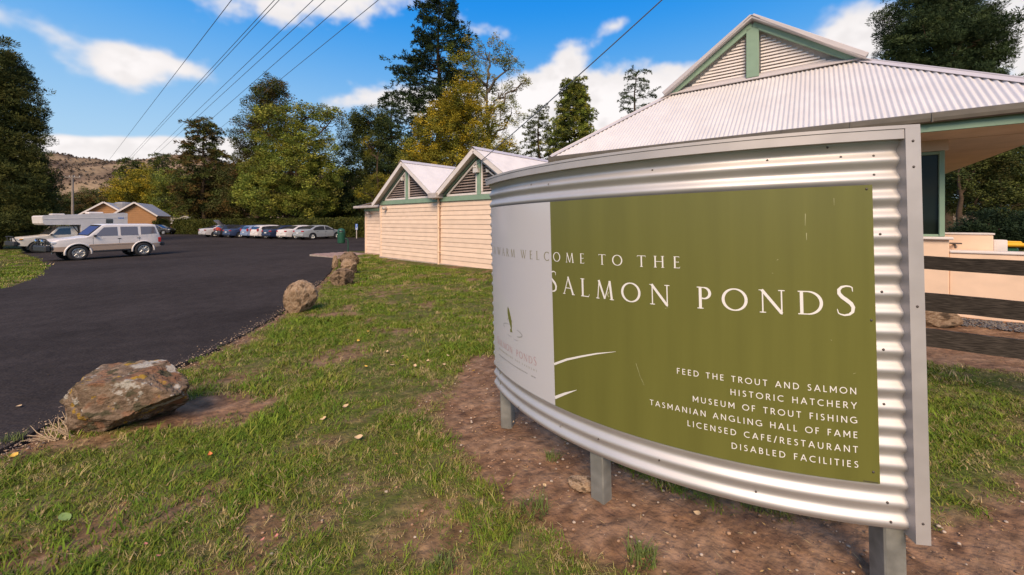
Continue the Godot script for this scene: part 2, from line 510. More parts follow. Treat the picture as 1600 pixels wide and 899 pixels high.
func build_ground() -> void:
	for q in [[-60, 735], [0, 703], [55, 676], [110, 650], [190, 612], [278, 573], [340, 545], [400, 513], [440, 490], [478, 462], [506, 437], [517, 424], [522, 410], [530, 399], [537, 393]]:
		er.append(gp(q[0], q[1]))
	er.insert(0, Vector2(er[0].x - 1.5, 0.5))
	er.append(Vector2(-5.0, 22.5)); er.append(Vector2(-4.0, 30.0)); er.append(Vector2(-9.0, 44.0)); er.append(Vector2(-46.0, 61.0))
	el_ = [Vector2(-60, 0.5), Vector2(-60, 9.5)]
	for q in [[0, 453], [40, 441], [66, 428], [73, 417], [60, 405], [35, 396]]: el_.append(gp(q[0], q[1]))
	el_.append(Vector2(-42, 34)); el_.append(Vector2(-54, 45)); el_.append(Vector2(-70, 62))
	# bare earth round stones, seen in the photograph: x, d, half sizes, strength
	for q in [[330, 640, 0.62, 0.42, 1.0], [120, 690, 0.5, 0.16, 0.8], [520, 492, 0.7, 0.22, 0.9], [600, 450, 1.2, 0.5, 0.7], [660, 430, 1.1, 0.5, 0.55], [480, 575, 0.34, 0.2, 0.6], [300, 570, 0.5, 0.2, 0.8], [360, 538, 0.4, 0.5, 0.8], [420, 500, 0.4, 0.5, 0.8]]:
		var p := gp(q[0], q[1])
		bare_spots.append([p.x, p.y, q[2], q[3], q[4]])
	var xs := lines([[-4000, -800, 800], [-800, -200, 60], [-200, -60, 10], [-60, -20, 2.0], [-20, -6, 0.5], [-6, -3.5, 0.12], [-3.5, 4.5, 0.055], [4.5, 8, 0.15], [8, 20, 1.0], [20, 60, 4.0], [60, 200, 14.0], [200, 800, 100.0], [800, 4000, 800]])
	var ds := lines([[-60, -10, 10], [-10, 0.5, 1.5], [0.5, 1.4, 0.2], [1.4, 5.0, 0.045], [5.0, 9.0, 0.09], [9, 16, 0.25], [16, 30, 0.7], [30, 70, 2.0], [70, 200, 10], [200, 800, 60], [800, 5000, 600]])
	var m := MB.new()
	m.use_c = true
	var nx := xs.size(); var nd := ds.size()
	for j in nd:
		for i in nx:
			var x := xs[i]; var d := ds[j]
			var near := d > 0.5 and d < 24.0 and x > -26.0 and x < 14.0
			var y := g(x, d)
			var colr := Color(0.105, 0.115, 0.028)
			if near:
				var s := soil(x, d)
				var n := n_b.get_noise_2d(x * 2.0 + 40.0, d * 2.0)
				var n2 := n_c.get_noise_2d(x * 1.5, d * 1.5 + 70.0)
				var earth := Color(0.31, 0.165, 0.088).lerp(Color(0.42, 0.25, 0.145), clampf(0.5 + n * 1.4, 0, 1)).lerp(Color(0.15, 0.082, 0.048), clampf(n2 * 1.3 + 0.1, 0, 1))
				var rb := road_band(x, d)
				if rb > -0.3 and rb < 0.55: s = maxf(s, S(0.42, 0.05, rb + 0.25 * n))
				var turf := Color(0.13, 0.135, 0.03).lerp(Color(0.22, 0.165, 0.07), clampf(0.45 + n * 1.3, 0, 1)).lerp(Color(0.09, 0.13, 0.02), clampf(n2 + 0.2, 0, 1))
				colr = turf.lerp(earth, s)
				if d < 11.0: y += 0.010 * n + 0.006 * n2 + 0.02 * n_a.get_noise_2d(x * 2.0, d * 2.0) - 0.008 * s
			elif d > 24.0 or x < -26.0:
				var n3 := n_a.get_noise_2d(x * 0.1, d * 0.1)
				colr = Color(0.12, 0.13, 0.03).lerp(Color(0.2, 0.15, 0.06), clampf(0.4 + n3, 0, 1))
			# the road bed lies below the asphalt
			if d > 0.5 and d < 63.0 and x < edge_right(d) - 0.03 and x > edge_left(d) + 0.03: y -= 0.05
			m.col = colr
			m.p(W3(x, y, d))
	for j in nd - 1:
		for i in nx - 1:
			var a := j * nx + i
			m.tri(a, a + 1, a + nx + 1); m.tri(a, a + nx + 1, a + nx)
	var o := put("ground", m.mesh(true), M.ground)
	tag(o, "", "", "", "structure")
func build_road() -> void:
	var ds := lines([[0.6, 8, 0.10], [8, 24, 0.3], [24, 61, 1.0]])
	var m := MB.new()
	m.use_c = true
	var wear := FastNoiseLite.new(); wear.seed = 19; wear.frequency = 0.09; wear.fractal_octaves = 5
	var nc := 90
	for d in ds:
		var a := edge_left(d); var b := edge_right(d)
		if b < a + 0.5: b = a + 0.5
		for i in nc + 1:
			var x := lerpf(b, a, pow(float(i) / nc, 2.0))
			var f := 0.90 + 0.30 * wear.get_noise_2d(x * 0.7 + d * 0.5, d * 1.6 - x * 0.4) + 0.16 * n_a.get_noise_2d(x * 0.9, d * 0.9) + 0.10 * n_b.get_noise_2d(x * 2.0, d * 2.0)
			m.col = Color(f, f, f)
			m.p(W3(x, g(x, d) + 0.012, d))
	for j in ds.size() - 1:
		for i in nc:
			var a := j * (nc + 1) + i
			m.tri(a, a + nc + 2, a + 1); m.tri(a, a + nc + 1, a + nc + 2)
	# broken vertical lip along the lawn side
	for j in ds.size() - 1:
		var p0 := m.v[j * (nc + 1)]; var p1 := m.v[(j + 1) * (nc + 1)]
		var dn := Vector3(0.025, -0.08, 0)
		m.quad(p0, p0 + dn, p1 + dn, p1)
	var o := put("road", m.mesh(true), M.asphalt)
	tag(o, "", "", "", "structure")
func build_hills() -> void:
	var m := MB.new()
	m.use_c = true
	var hn := FastNoiseLite.new(); hn.seed = 5; hn.frequency = 0.0016; hn.fractal_octaves = 5
	var hp := FastNoiseLite.new(); hp.seed = 6; hp.frequency = 0.004; hp.fractal_octaves = 4
	var nx := 240; var nd := 50
	var pts := []
	for j in nd + 1:
		for i in nx + 1:
			var x := lerpf(-4200, 3400, float(i) / nx); var d := lerpf(900, 3400, float(j) / nd)
			var up := S(900, 2500, d)
			var ridge := 330.0 + 120.0 * hn.get_noise_2d(x * 0.9, 300.0) + 40.0 * sin(x * 0.0021 + 0.6)
			if x > 0: ridge *= S(3000, 0, x) * 0.6 + 0.2
			var y := -6.0 + up * ridge + up * 50.0 * hn.get_noise_2d(x * 1.6, d * 1.6) - S(2700, 3400, d) * 160.0
			var wood := clampf(0.5 + 1.6 * hp.get_noise_2d(x, d * 0.7), 0, 1)
			var low := S(0.18, 0.06, up * ridge / 500.0 + 0.1 * hp.get_noise_2d(x * 0.6, d * 0.6))
			m.col = Color(0.43, 0.30, 0.18).lerp(Color(0.17, 0.115, 0.085), wood * (1.0 - 0.6 * low))
			m.p(W3(x, y, d))
	for j in nd:
		for i in nx:
			var a := j * (nx + 1) + i
			m.tri(a, a + 1, a + nx + 2); m.tri(a, a + nx + 2, a + nx + 1)
	var o := put("hills", m.mesh(true), M.hill)
	tag(o, "", "", "", "structure")
	# the open eucalypt cover on the slopes: one far-off mass
	var verts := m.v
	var tr: Array[Transform3D] = []; var cs: Array[Color] = []
	for k in 26000:
		var i := rng.randi_range(0, 90); var j := rng.randi_range(4, 38)
		var p := verts[j * (nx + 1) + i].lerp(verts[j * (nx + 1) + i + 1], rng.randf())
		p = p.lerp(verts[(j + 1) * (nx + 1) + i], rng.randf())
		if hp.get_noise_2d(p.x, p.z * -0.7) < rng.randf_range(-0.45, 0.25): continue
		var s := rng.randf_range(4.0, 9.0)
		tr.append(Transform3D(Basis.from_euler(Vector3(0, rng.randf() * TAU, 0)).scaled(Vector3(s, s * 1.2, s)), p + Vector3(0, s * 0.6, 0)))
		var f := rng.randf_range(0.6, 1.2)
		cs.append(Color(0.15 * f, 0.112 * f, 0.08 * f))
	var wo := multi("woodland", clump(7, 14, 0.75, 0.5, 1.0), tr, cs, M.needle, self)
	tag(wo, "scattered far-off trees covering the brown hillside", "woodland", "", "stuff")

# ------------------------------------------------------------------ foliage
func clump(sd: int, n: int, leaf: float, flat := 1.0, hollow := 0.5) -> ArrayMesh:   # a unit ball of leaf faces
	var r := RandomNumberGenerator.new()
	r.seed = sd
	var m := MB.new()
	for k in n:
		var dir := Vector3(r.randfn(), r.randfn(), r.randfn()).normalized()
		var at := dir * pow(r.randf(), hollow) * 0.95
		at.y *= flat
		var a := Vector3(r.randfn(), r.randfn() * 0.6, r.randfn()).normalized()
		var b := a.cross(Vector3(r.randfn(), r.randfn(), r.randfn()).normalized()).normalized()
		var l := leaf * r.randf_range(0.7, 1.3)
		var wd := l * r.randf_range(0.45, 0.65)
		var e := a.cross(b) * l * 0.12
		m.quad(at - a * l * 0.5, at + b * wd * 0.5 + e, at + a * l * 0.5, at - b * wd * 0.5 + e)
	return m.mesh()
func needles(sd: int, n: int) -> ArrayMesh:   # cypress foliage: narrow scales pointing out and up
	var r := RandomNumberGenerator.new()
	r.seed = sd
	var m := MB.new()
	for k in n:
		var dir := Vector3(r.randfn(), r.randfn(), r.randfn()).normalized()
		var at := dir * pow(r.randf(), 0.45) * 0.85
		var a := (dir + Vector3(r.randfn() * 0.3, 0.7 + r.randfn() * 0.3, r.randfn() * 0.3)).normalized()
		var b := a.cross(Vector3(r.randfn(), r.randfn(), r.randfn()).normalized()).normalized()
		var l := r.randf_range(0.30, 0.55)
		m.quad(at, at + a * l * 0.55 + b * l * 0.13, at + a * l, at + a * l * 0.55 - b * l * 0.13)
	return m.mesh()
func spray(sd: int, n: int, droop := 0.25) -> ArrayMesh:   # conifer spray: a unit branchlet set along +x with fine needles
	var r := RandomNumberGenerator.new()
	r.seed = sd
	var m := MB.new()
	for k in n:
		var t := pow(r.randf(), 0.8)
		var at := Vector3(t, -droop * t * t, 0) + Vector3(0, r.randfn() * 0.06, r.randfn() * 0.16 * (1.15 - t * 0.7))
		var a := Vector3(r.randf_range(0.3, 1.0), r.randfn() * 0.45 + 0.15, r.randfn() * 0.8).normalized()
		var b := a.cross(Vector3(r.randfn(), r.randfn(), r.randfn()).normalized()).normalized()
		var l := r.randf_range(0.16, 0.30)
		m.quad(at, at + a * l * 0.5 + b * l * 0.14, at + a * l, at + a * l * 0.5 - b * l * 0.14)
	return m.mesh()
func multi(called: String, mesh: Mesh, tr: Array, cs: Array, mt: Material, parent: Node) -> MultiMeshInstance3D:
	var mm := MultiMesh.new()
	mm.transform_format = MultiMesh.TRANSFORM_3D
	mm.use_colors = true
	mm.mesh = mesh
	mm.instance_count = tr.size()
	for i in tr.size():
		mm.set_instance_transform(i, tr[i])
		mm.set_instance_color(i, cs[i])
	var o := MultiMeshInstance3D.new()
	o.multimesh = mm
	o.material_override = mt
	if parent == self:
		o.name = numbered(called)
	else:
		o.name = called
	parent.add_child(o, true)
	return o
func pick(cols: Array, spread := 0.25) -> Color:
	var a: Color = cols[rng.randi() % cols.size()]
	var f := rng.randf_range(1.0 - spread, 1.0 + spread)
	return Color(a.r * f, a.g * f, a.b * f)
func trunk(root: Node3D, h: float, r: float, mt: Material, lean := Vector3.ZERO, r1 := 0.15) -> void:
	var m := MB.new()
	var pts := []
	for k in 9:
		var t := k / 8.0
		pts.append(Vector3(0.12 * r * sin(k * 1.7) * 3.0, -0.4 + (h + 0.4) * t, 0.1 * r * cos(k * 2.3) * 3.0) + lean * t * t)
	m.tube(pts, r, r * r1, 9)
	put("trunk", m.mesh(true), mt, root)
func limb_pts(a: Vector3, b: Vector3, wob: float) -> Array:
	var o := []
	for k in 6:
		var t := k / 5.0
		o.append(a.lerp(b, t) + Vector3(rng.randfn(), rng.randfn() * 0.6, rng.randfn()) * wob * sin(t * PI) + Vector3(0, -wob * 0.8 * sin(t * PI), 0))
	return o
# lobes: [pixel x, pixel y, half width px, half height px, density], read at the tree's own distance d
func broad_tree(called: String, label: String, px: float, d: float, lobes: Array, cols: Array, meshes: Array, size: float, grp := "", bark: Material = null, gap := 0.0, leafm: Material = null) -> Node3D:
	var x := gx(px, d); var y0 := g(x, d)
	var root := thing(called, label, "tree", W3(x, y0, d), 0.0, grp)
	var k := d / FPX
	var top := 0.0
	for l in lobes: top = maxf(top, gy(l[1], d) - y0)
	var tr := r_trunk(top)
	trunk(root, top * 0.92, tr, bark if bark else M.bark)
	var lm := MB.new()
	var T := []; var C := []
	for q in meshes: T.append([]); C.append([])
	var gn := FastNoiseLite.new(); gn.seed = int(px) + 7; gn.frequency = 0.55; gn.fractal_octaves = 2
	for l in lobes:
		var c := Vector3(gx(l[0], d) - x, gy(l[1], d) - y0, 0)
		var rx: float = l[2] * k; var ry: float = l[3] * k
		var rz := rx * 0.9
		c.z = rng.randf_range(-0.7, 0.7) * rx * 0.6
		var den: float = l[4] if l.size() > 4 else 1.0
		var start := Vector3(0, clampf(c.y - ry * 0.9 - absf(c.x) * 0.7, top * 0.12, top * 0.85), 0)
		lm.tube(limb_pts(start, c, 0.06 * start.distance_to(c)), tr * 0.42, 0.05, 6, false)
		for b in 4:
			var dirb := Vector3(rng.randfn(), absf(rng.randfn()) * 0.7, rng.randfn()).normalized()
			lm.tube(limb_pts(c.lerp(start, 0.3), c + Vector3(dirb.x * rx, dirb.y * ry, dirb.z * rz) * 0.85, 0.3), tr * 0.16, 0.02, 4, false)
		var n := int(den * 3.3 * (rx * ry + rx * rz + ry * rz) / (size * size))
		for i in n:
			var dir := Vector3(rng.randfn(), rng.randfn(), rng.randfn()).normalized()
			var bump_r := 1.0 + 0.28 * gn.get_noise_3dv(dir * 2.2 + c)
			var rad := pow(rng.randf(), 0.30) * bump_r
			var at := c + Vector3(dir.x * rx, dir.y * ry, dir.z * rz) * rad
			if at.y < 0.3: continue
			if gn.get_noise_3dv(at * 0.9) < gap - 0.42: continue
			var s := size * rng.randf_range(0.6, 1.25)
			var w := rng.randi() % meshes.size()
			T[w].append(Transform3D(Basis.from_euler(Vector3(rng.randf_range(-0.5, 0.5), rng.randf() * TAU, rng.randf_range(-0.5, 0.5))).scaled(Vector3(s, s * 0.8, s)), at))
			C[w].append(pick(cols))
	put("limbs", lm.mesh(true), bark if bark else M.bark, root)
	for w in meshes.size():
		if T[w].size(): multi("crown", meshes[w], T[w], C[w], leafm if leafm else M.leaf, root).set_meta("kind", "stuff")
	return root
func r_trunk(h: float) -> float:
	return 0.10 + h * 0.016
# open pine: whorls of limbs carrying sprays; wid(t) half width over height fraction
func pine_tree(called: String, label: String, px: float, d: float, top_py: float, bare: float, wid: Array, cols: Array, sprays: Array, size: float, nb: int, per: int, grp := "", upturn := 0.15, seed_ := 1) -> Node3D:
	var x := gx(px, d); var y0 := g(x, d)
	var root := thing(called, label, "tree", W3(x, y0, d), 0.0, grp)
	var h := gy(top_py, d) - y0
	trunk(root, h * 0.98, r_trunk(h), M.bark, Vector3.ZERO, 0.08)
	var lm := MB.new()
	var T := []; var C := []
	for q in sprays: T.append([]); C.append([])
	rng.seed = 9000 + seed_
	for b in nb:
		var t := bare + (1.0 - bare) * (b + rng.randf()) / nb
		var wi := 0.0
		for i in wid.size() - 1:
			if t >= wid[i][0] and t <= wid[i + 1][0]:
				wi = lerpf(wid[i][1], wid[i + 1][1], (t - wid[i][0]) / (wid[i + 1][0] - wid[i][0]))
		var len := wi * h * rng.randf_range(0.55, 1.15)
		if len < 0.15: len = 0.15
		var az := b * 2.399 + rng.randf_range(-0.4, 0.4)
		var out := Vector3(cos(az), 0, sin(az))
		var p0 := Vector3(0, t * h, 0)
		var p1 := p0 + out * len + Vector3(0, len * upturn * rng.randf_range(0.2, 1.8), 0)
		lm.tube([p0, p0.lerp(p1, 0.5) + Vector3(0, -0.06 * len, 0), p1], 0.025 + 0.018 * len, 0.015, 5, false)
		for k in maxi(3, int(per * (0.35 + 0.65 * len / maxf(0.2, 0.16 * h)))):
			var q := pow(rng.randf(), 0.55)
			var at := p0.lerp(p1, lerpf(0.2, 1.0, q)) + Vector3(rng.randfn(), rng.randfn() * 0.5, rng.randfn()) * 0.10 * len
			var s := size * rng.randf_range(0.6, 1.3)
			var w := rng.randi() % sprays.size()
			var yaw := -az + rng.randf_range(-1.1, 1.1)
			T[w].append(Transform3D(Basis.from_euler(Vector3(rng.randf_range(-0.4, 0.4), yaw, rng.randf_range(-0.2, 0.5))).scaled(Vector3.ONE * s), at))
			C[w].append(pick(cols))
	put("limbs", lm.mesh(true), M.bark, root)
	for w in sprays.size():
		if T[w].size(): multi("crown", sprays[w], T[w], C[w], M.needle, root).set_meta("kind", "stuff")
	return root
func build_trees() -> void:
	var b1 := clump(1, 84, 0.30); var b2 := clump(2, 96, 0.26); var b3 := clump(3, 70, 0.36)
	var d1 := needles(11, 110); var d2 := needles(12, 120)
	var s1 := spray(21, 70); var s2 := spray(22, 70, 0.4); var s3 := spray(23, 60, 0.1)
	var dark := [Color(0.05, 0.075, 0.026), Color(0.065, 0.09, 0.028), Color(0.042, 0.06, 0.024)]
	var dark2 := [Color(0.085, 0.10, 0.026), Color(0.11, 0.12, 0.028), Color(0.065, 0.08, 0.024)]
	var green := [Color(0.19, 0.225, 0.036), Color(0.25, 0.265, 0.042), Color(0.14, 0.175, 0.032), Color(0.30, 0.28, 0.044)]
	var gold := [Color(0.26, 0.225, 0.028), Color(0.35, 0.27, 0.026), Color(0.18, 0.18, 0.028), Color(0.42, 0.30, 0.024), Color(0.21, 0.20, 0.03)]
	var bronze := [Color(0.12, 0.085, 0.026), Color(0.09, 0.08, 0.025), Color(0.15, 0.09, 0.028)]
	# the great cypress at the edge of the drive
	broad_tree("cypress_tree", "tall dark cypress beside the parked camper, its foliage reaching the ground", -5, 33, [[-18, 125, 40, 50], [8, 110, 32, 42], [22, 165, 34, 55], [-25, 200, 60, 80], [25, 225, 38, 60], [30, 285, 36, 60], [-20, 290, 60, 70], [15, 330, 45, 40], [-60, 320, 50, 60], [35, 345, 36, 24], [5, 355, 50, 22], [-40, 350, 50, 30], [42, 310, 26, 40]], [Color(0.075, 0.082, 0.022), Color(0.05, 0.06, 0.02), Color(0.095, 0.092, 0.024)], [d1, d2], 0.50, "", null, -0.12, M.needle)
	# behind the hedge, from the far left to the visitor centre
	pine_tree("pine_tree", "thin ragged pine rising above rounded trees, its top a small flat tuft", 318, 62, 188, 0.22, [[0.2, 0.16], [0.45, 0.17], [0.7, 0.13], [0.86, 0.05], [0.93, 0.10], [1.0, 0.06]], bronze + dark2, [s1, s2], 1.5, 60, 11, "", 0.1, 1)
	pine_tree("spruce_tree", "small dark spruce tip showing over golden trees beside the ragged one", 253, 96, 241, 0.15, [[0.1, 0.2], [0.6, 0.12], [1.0, 0.01]], dark2, [s1, s2], 1.7, 70, 9, "", 0.0, 2)
	pine_tree("spruce_tree", "loose dark spruce tip at the left end of the golden trees", 206, 96, 249, 0.15, [[0.1, 0.22], [0.6, 0.15], [1.0, 0.02]], dark2, [s1, s2], 1.7, 60, 9, "", 0.0, 3)
	broad_tree("round_tree", "rounded golden green tree above the tan cabins' right gable", 228, 80, [[205, 300, 26, 30], [235, 285, 26, 24], [258, 298, 28, 28], [220, 325, 30, 24], [250, 325, 30, 22]], gold, [b1, b2], 0.95)
	broad_tree("round_tree", "rounded olive green tree between the golden one and the ragged pine", 282, 76, [[275, 290, 24, 26], [298, 300, 24, 28], [285, 325, 34, 24], [268, 310, 22, 26]], green + dark2, [b1, b2], 0.95)
	broad_tree("bronze_tree", "low bronze leaved tree standing below the ragged pine", 325, 64, [[310, 300, 26, 26], [335, 305, 24, 30], [322, 328, 36, 20], [350, 325, 20, 22]], bronze, [b1, b2], 0.85)
	broad_tree("evergreen_tree", "tall dark evergreen with a broad ragged top left of the spreading tree", 400, 60, [[420, 140, 26, 24], [432, 155, 22, 26], [408, 170, 22, 26], [425, 190, 26, 30], [398, 215, 30, 30], [385, 250, 32, 34], [370, 285, 30, 36], [395, 290, 36, 40], [362, 318, 28, 28]], dark2 + bronze, [b1, b2], 0.85, "", null, 0.06)
	broad_tree("spreading_tree", "large spreading light green tree with a flat layered top above parked cars", 462, 54, [[440, 185, 40, 18, 0.7], [490, 175, 36, 12, 0.6], [525, 185, 24, 12, 0.5], [425, 225, 40, 28], [470, 215, 38, 26, 0.9], [500, 235, 34, 26, 0.8], [410, 265, 34, 32], [455, 265, 46, 34], [505, 280, 32, 36], [430, 305, 46, 30], [480, 315, 44, 28], [395, 300, 26, 26]], green + [Color(0.15, 0.14, 0.03)], [b1, b2, b3], 0.80, "", null, 0.05)
	broad_tree("dark_tree", "dark broad evergreen between the spreading light green tree and yellow leaves", 570, 60, [[575, 185, 28, 20], [550, 205, 22, 26], [590, 215, 34, 34], [560, 250, 34, 36], [600, 270, 36, 40], [550, 300, 30, 36], [585, 315, 46, 30]], dark + dark2, [b1, b2], 0.85, "", null, 0.0)
	pine_tree("spruce_tree", "pointed dark spruce behind the dark evergreen, below the tallest pine", 612, 66, 146, 0.15, [[0.1, 0.13], [0.6, 0.1], [1.0, 0.01]], dark, [s1, s2], 1.4, 90, 10, "", 0.0, 4)
	broad_tree("yellow_sapling", "small yellow leaved tree in front of dark trees left of the cream block", 590, 46, [[590, 285, 22, 16, 0.7], [578, 300, 18, 14, 0.7], [605, 300, 16, 16, 0.6], [575, 225, 14, 16, 0.4]], [Color(0.2, 0.18, 0.02), Color(0.26, 0.2, 0.02), Color(0.13, 0.13, 0.02)], [b1, b2], 0.55, "", null, 0.1)
	pine_tree("pine_tree", "tallest pine with open tiers of dark limbs behind the cream block", 686, 50, -8, 0.38, [[0.36, 0.10], [0.5, 0.17], [0.62, 0.17], [0.75, 0.12], [0.9, 0.07], [1.0, 0.015]], [Color(0.022, 0.036, 0.016), Color(0.03, 0.048, 0.02), Color(0.04, 0.06, 0.02)], [s1, s2, s3], 1.35, 82, 16, "", 0.25, 5)
	broad_tree("golden_tree", "large golden green tree above the cream block's two gables", 705, 42, [[690, 205, 44, 40], [735, 200, 42, 42], [655, 250, 36, 40], [700, 260, 46, 40], [750, 250, 42, 44], [785, 255, 28, 42], [670, 300, 40, 30], [720, 305, 50, 30], [640, 290, 26, 30], [775, 300, 34, 26], [725, 160, 34, 30], [700, 180, 30, 30]], gold, [b1, b2], 0.62, "", null, 0.03)
	broad_tree("open_tree", "sparse topped tree with bare twisting branches beside the tallest pine", 762, 46, [[730, 90, 30, 26, 0.28], [765, 80, 30, 26, 0.22], [800, 100, 26, 20, 0.25], [745, 125, 34, 26, 0.35], [785, 140, 26, 22, 0.25], [815, 130, 16, 12, 0.2], [800, 175, 22, 26, 0.35], [770, 190, 30, 34, 0.5]], green + gold, [b1, b2], 0.62, "", M.bark_grey, -0.1)
	pine_tree("spruce_tree", "thin see-through spruce just left of the dense cone shaped one", 842, 42, 168, 0.1, [[0.05, 0.12], [0.5, 0.12], [0.8, 0.07], [1.0, 0.01]], dark2, [s1, s3], 0.9, 80, 8, "", 0.1, 6)
	pine_tree("spruce_tree", "dense cone shaped spruce at the left end of the corrugated roof", 897, 40, 126, 0.08, [[0.05, 0.17], [0.5, 0.13], [0.75, 0.085], [1.0, 0.008]], green + dark2, [s1, s2], 0.95, 170, 16, "", 0.05, 7)
	pine_tree("pine_tree", "lone thin pine crown showing over the roof hip", 993, 58, 108, 0.45, [[0.4, 0.03], [0.72, 0.06], [0.82, 0.095], [0.9, 0.07], [1.0, 0.03]], dark, [s1, s2], 1.0, 44, 9, "", 0.1, 8)
	broad_tree("cypress_tree", "massive dense dark cypress behind the visitor centre roof", 1478, 27, [[1440, 20, 46, 50], [1490, -20, 46, 50], [1520, 30, 42, 55], [1475, 75, 80, 60], [1420, 75, 40, 45], [1545, 90, 34, 60], [1470, 160, 90, 70], [1540, 190, 60, 80], [1500, 260, 80, 70], [1570, 290, 60, 70]], [Color(0.046, 0.068, 0.026), Color(0.06, 0.08, 0.028), Color(0.034, 0.052, 0.022)], [d1, d2], 0.40, "", null, -0.12, M.needle)
	broad_tree("garden_tree", "dim olive tree under the visitor centre eave beside the glazed corner", 1500, 19, [[1540, 240, 50, 40], [1600, 250, 50, 50], [1560, 300, 60, 40], [1510, 270, 20, 30, 0.6], [1640, 300, 50, 50]], dark2 + [Color(0.06, 0.055, 0.014)], [b1, b2], 0.34, "", null, 0.0)
	for q in [[1525, 360, 17], [1575, 358, 16.4], [1625, 362, 16]]:
		broad_tree("garden_shrub", "dark glossy shrub mass behind the low rendered wall", q[0], q[2], [[q[0], q[1], 36, 30], [q[0] - 20, q[1] + 15, 26, 24], [q[0] + 22, q[1] + 14, 26, 26]], [Color(0.02, 0.035, 0.016), Color(0.03, 0.048, 0.02)], [d1, b2], 0.28, "shrubs behind the low wall").set_meta("category", "shrub")
	# the wooded flat beyond the cabins
	for q in [[70, 315, 92, 30, 26], [100, 318, 100, 26, 22], [128, 312, 110, 30, 22], [160, 318, 118, 30, 20], [185, 312, 104, 22, 26], [45, 312, 80, 30, 30]]:
		broad_tree("far_tree", "dull olive tree on the flat between the cabins and hills", q[0], q[2], [[q[0], q[1], q[3], q[4] * 0.8], [q[0] - 14, q[1] + 10, q[3] * 0.7, q[4] * 0.7], [q[0] + 14, q[1] + 10, q[3] * 0.7, q[4] * 0.7]], dark2 + bronze, [b1, b2], 1.2, "trees on the flat beyond the cabins")
	# the wood goes on behind the hedge, seen only through gaps
	for q in [[360, 70, 300], [430, 72, 270], [500, 70, 290], [545, 68, 300], [640, 64, 250], [700, 62, 260], [770, 60, 270]]:
		broad_tree("backing_tree", "green tree in the wood half hidden behind the front row", q[0], q[1], [[q[0], q[2], 42, 40], [q[0] - 20, q[2] + 40, 40, 36], [q[0] + 22, q[2] + 38, 40, 36]], green + dark2, [b1, b3], 1.1, "trees half hidden behind the front row")
func hedge(called: String, label: String, a: Vector2, b: Vector2, h: float, wd: float, cols: Array, size: float, n: int, grp := "") -> void:
	var mid := (a + b) * 0.5
	var root := thing(called, label, "hedge", on(mid.x, mid.y), 0.0, grp)
	var T := []; var C := []
	var u := (b - a).normalized(); var nn := Vector2(-u.y, u.x)
	# inner mass that stops light passing through, and the clipped leaf skin
	var m := MB.new()
	var segs := maxi(2, int(a.distance_to(b) / 1.5))
	for i in segs:
		var p := a.lerp(b, (i + 0.5) / segs)
		var c := on(p.x, p.y) - root.position
		m.box(c + Vector3(0, h * 0.44, 0), Vector3(a.distance_to(b) / segs + 0.05, h * 0.86, wd * 0.8), Basis(Vector3.UP, atan2(u.y, u.x)))
	var core := mat(Color(0.085, 0.09, 0.018), 0.95)
	put("branches", m.mesh(), core, root)
	for i in n:
		var p := a.lerp(b, rng.randf())
		var face := rng.randf()
		var off := 0.0; var y := 0.0
		if face < 0.62:
			off = -wd * 0.5; y = rng.randf() * h
		elif face < 0.85:
			off = rng.randf_range(-0.5, 0.5) * wd; y = h
		else:
			off = wd * 0.5; y = rng.randf() * h
		off += rng.randfn() * 0.05; y += rng.randfn() * 0.045
		var q := p + nn * off * (-1.0 if nn.y < 0 else 1.0)
		T.append(Transform3D(Basis.from_euler(Vector3(rng.randf() * 3.0, rng.randf() * TAU, 0)).scaled(Vector3.ONE * size * rng.randf_range(0.7, 1.3)), on(q.x, q.y, maxf(0.05, y)) - root.position))
		C.append(pick(cols))
	multi("foliage", clump(31, 34, 0.42, 1.0, 0.5), T, C, M.leaf, root).set_meta("kind", "stuff")
func build_hedges() -> void:
	var cols := [Color(0.06, 0.07, 0.014), Color(0.085, 0.09, 0.016), Color(0.045, 0.055, 0.013), Color(0.10, 0.095, 0.02)]
	hedge("clipped_hedge", "long clipped green hedge behind the row of parked cars", Vector2(-52.0, 62.0), Vector2(-13.5, 44.0), 2.0, 1.4, cols, 0.34, 5200)
	hedge("round_hedge", "short rounded hedge beside the tan cabin's wall", Vector2(-58.5, 63.5), Vector2(-55.0, 63.0), 2.1, 2.0, cols, 0.36, 500)
# ------------------------------------------------------------------ buildings
const CORR := 0.0762
func corr_sheet(m: MB, o: Vector3, along: Vector3, down: Vector3, nrm: Vector3, length: float, top: Callable, bot: Callable, amp := 0.009, per := 6) -> void:
	var n := int(length / CORR * per)
	var base := m.v.size()
	for i in n + 1:
		var s := length * i / n
		var lift := nrm * amp * sin(TAU * s / CORR)
		var a: float = top.call(s); var b: float = bot.call(s)
		m.p(o + along * s + down * a + lift); m.p(o + along * s + down * b + lift)
	for i in n:
		var k := base + i * 2
		m.tri(k, k + 1, k + 3); m.tri(k, k + 3, k + 2)
func bar(m: MB, a: Vector3, b: Vector3, w: float, t: float, up := Vector3.UP, r := 0.006) -> void:   # a board from a to b: w across, t thick along up
	var x := (b - a).normalized()
	var z := x.cross(up).normalized()
	var y := z.cross(x).normalized()
	m.cbox((a + b) * 0.5, Vector3(a.distance_to(b), t, w), r, Basis(x, y, z))
func board_mesh(w: float, h := 0.176) -> ArrayMesh:
	var m := MB.new()
	var o := PackedVector2Array([Vector2(0.0, 0), Vector2(0.036, 0), Vector2(0.036, 0.012), Vector2(0.016, h), Vector2(0.008, h)])
	m.poly(o, w, Transform3D(Basis(Vector3(0, 0, 1), Vector3(0, 1, 0), Vector3(-1, 0, 0)), Vector3.ZERO))
	return m.mesh()
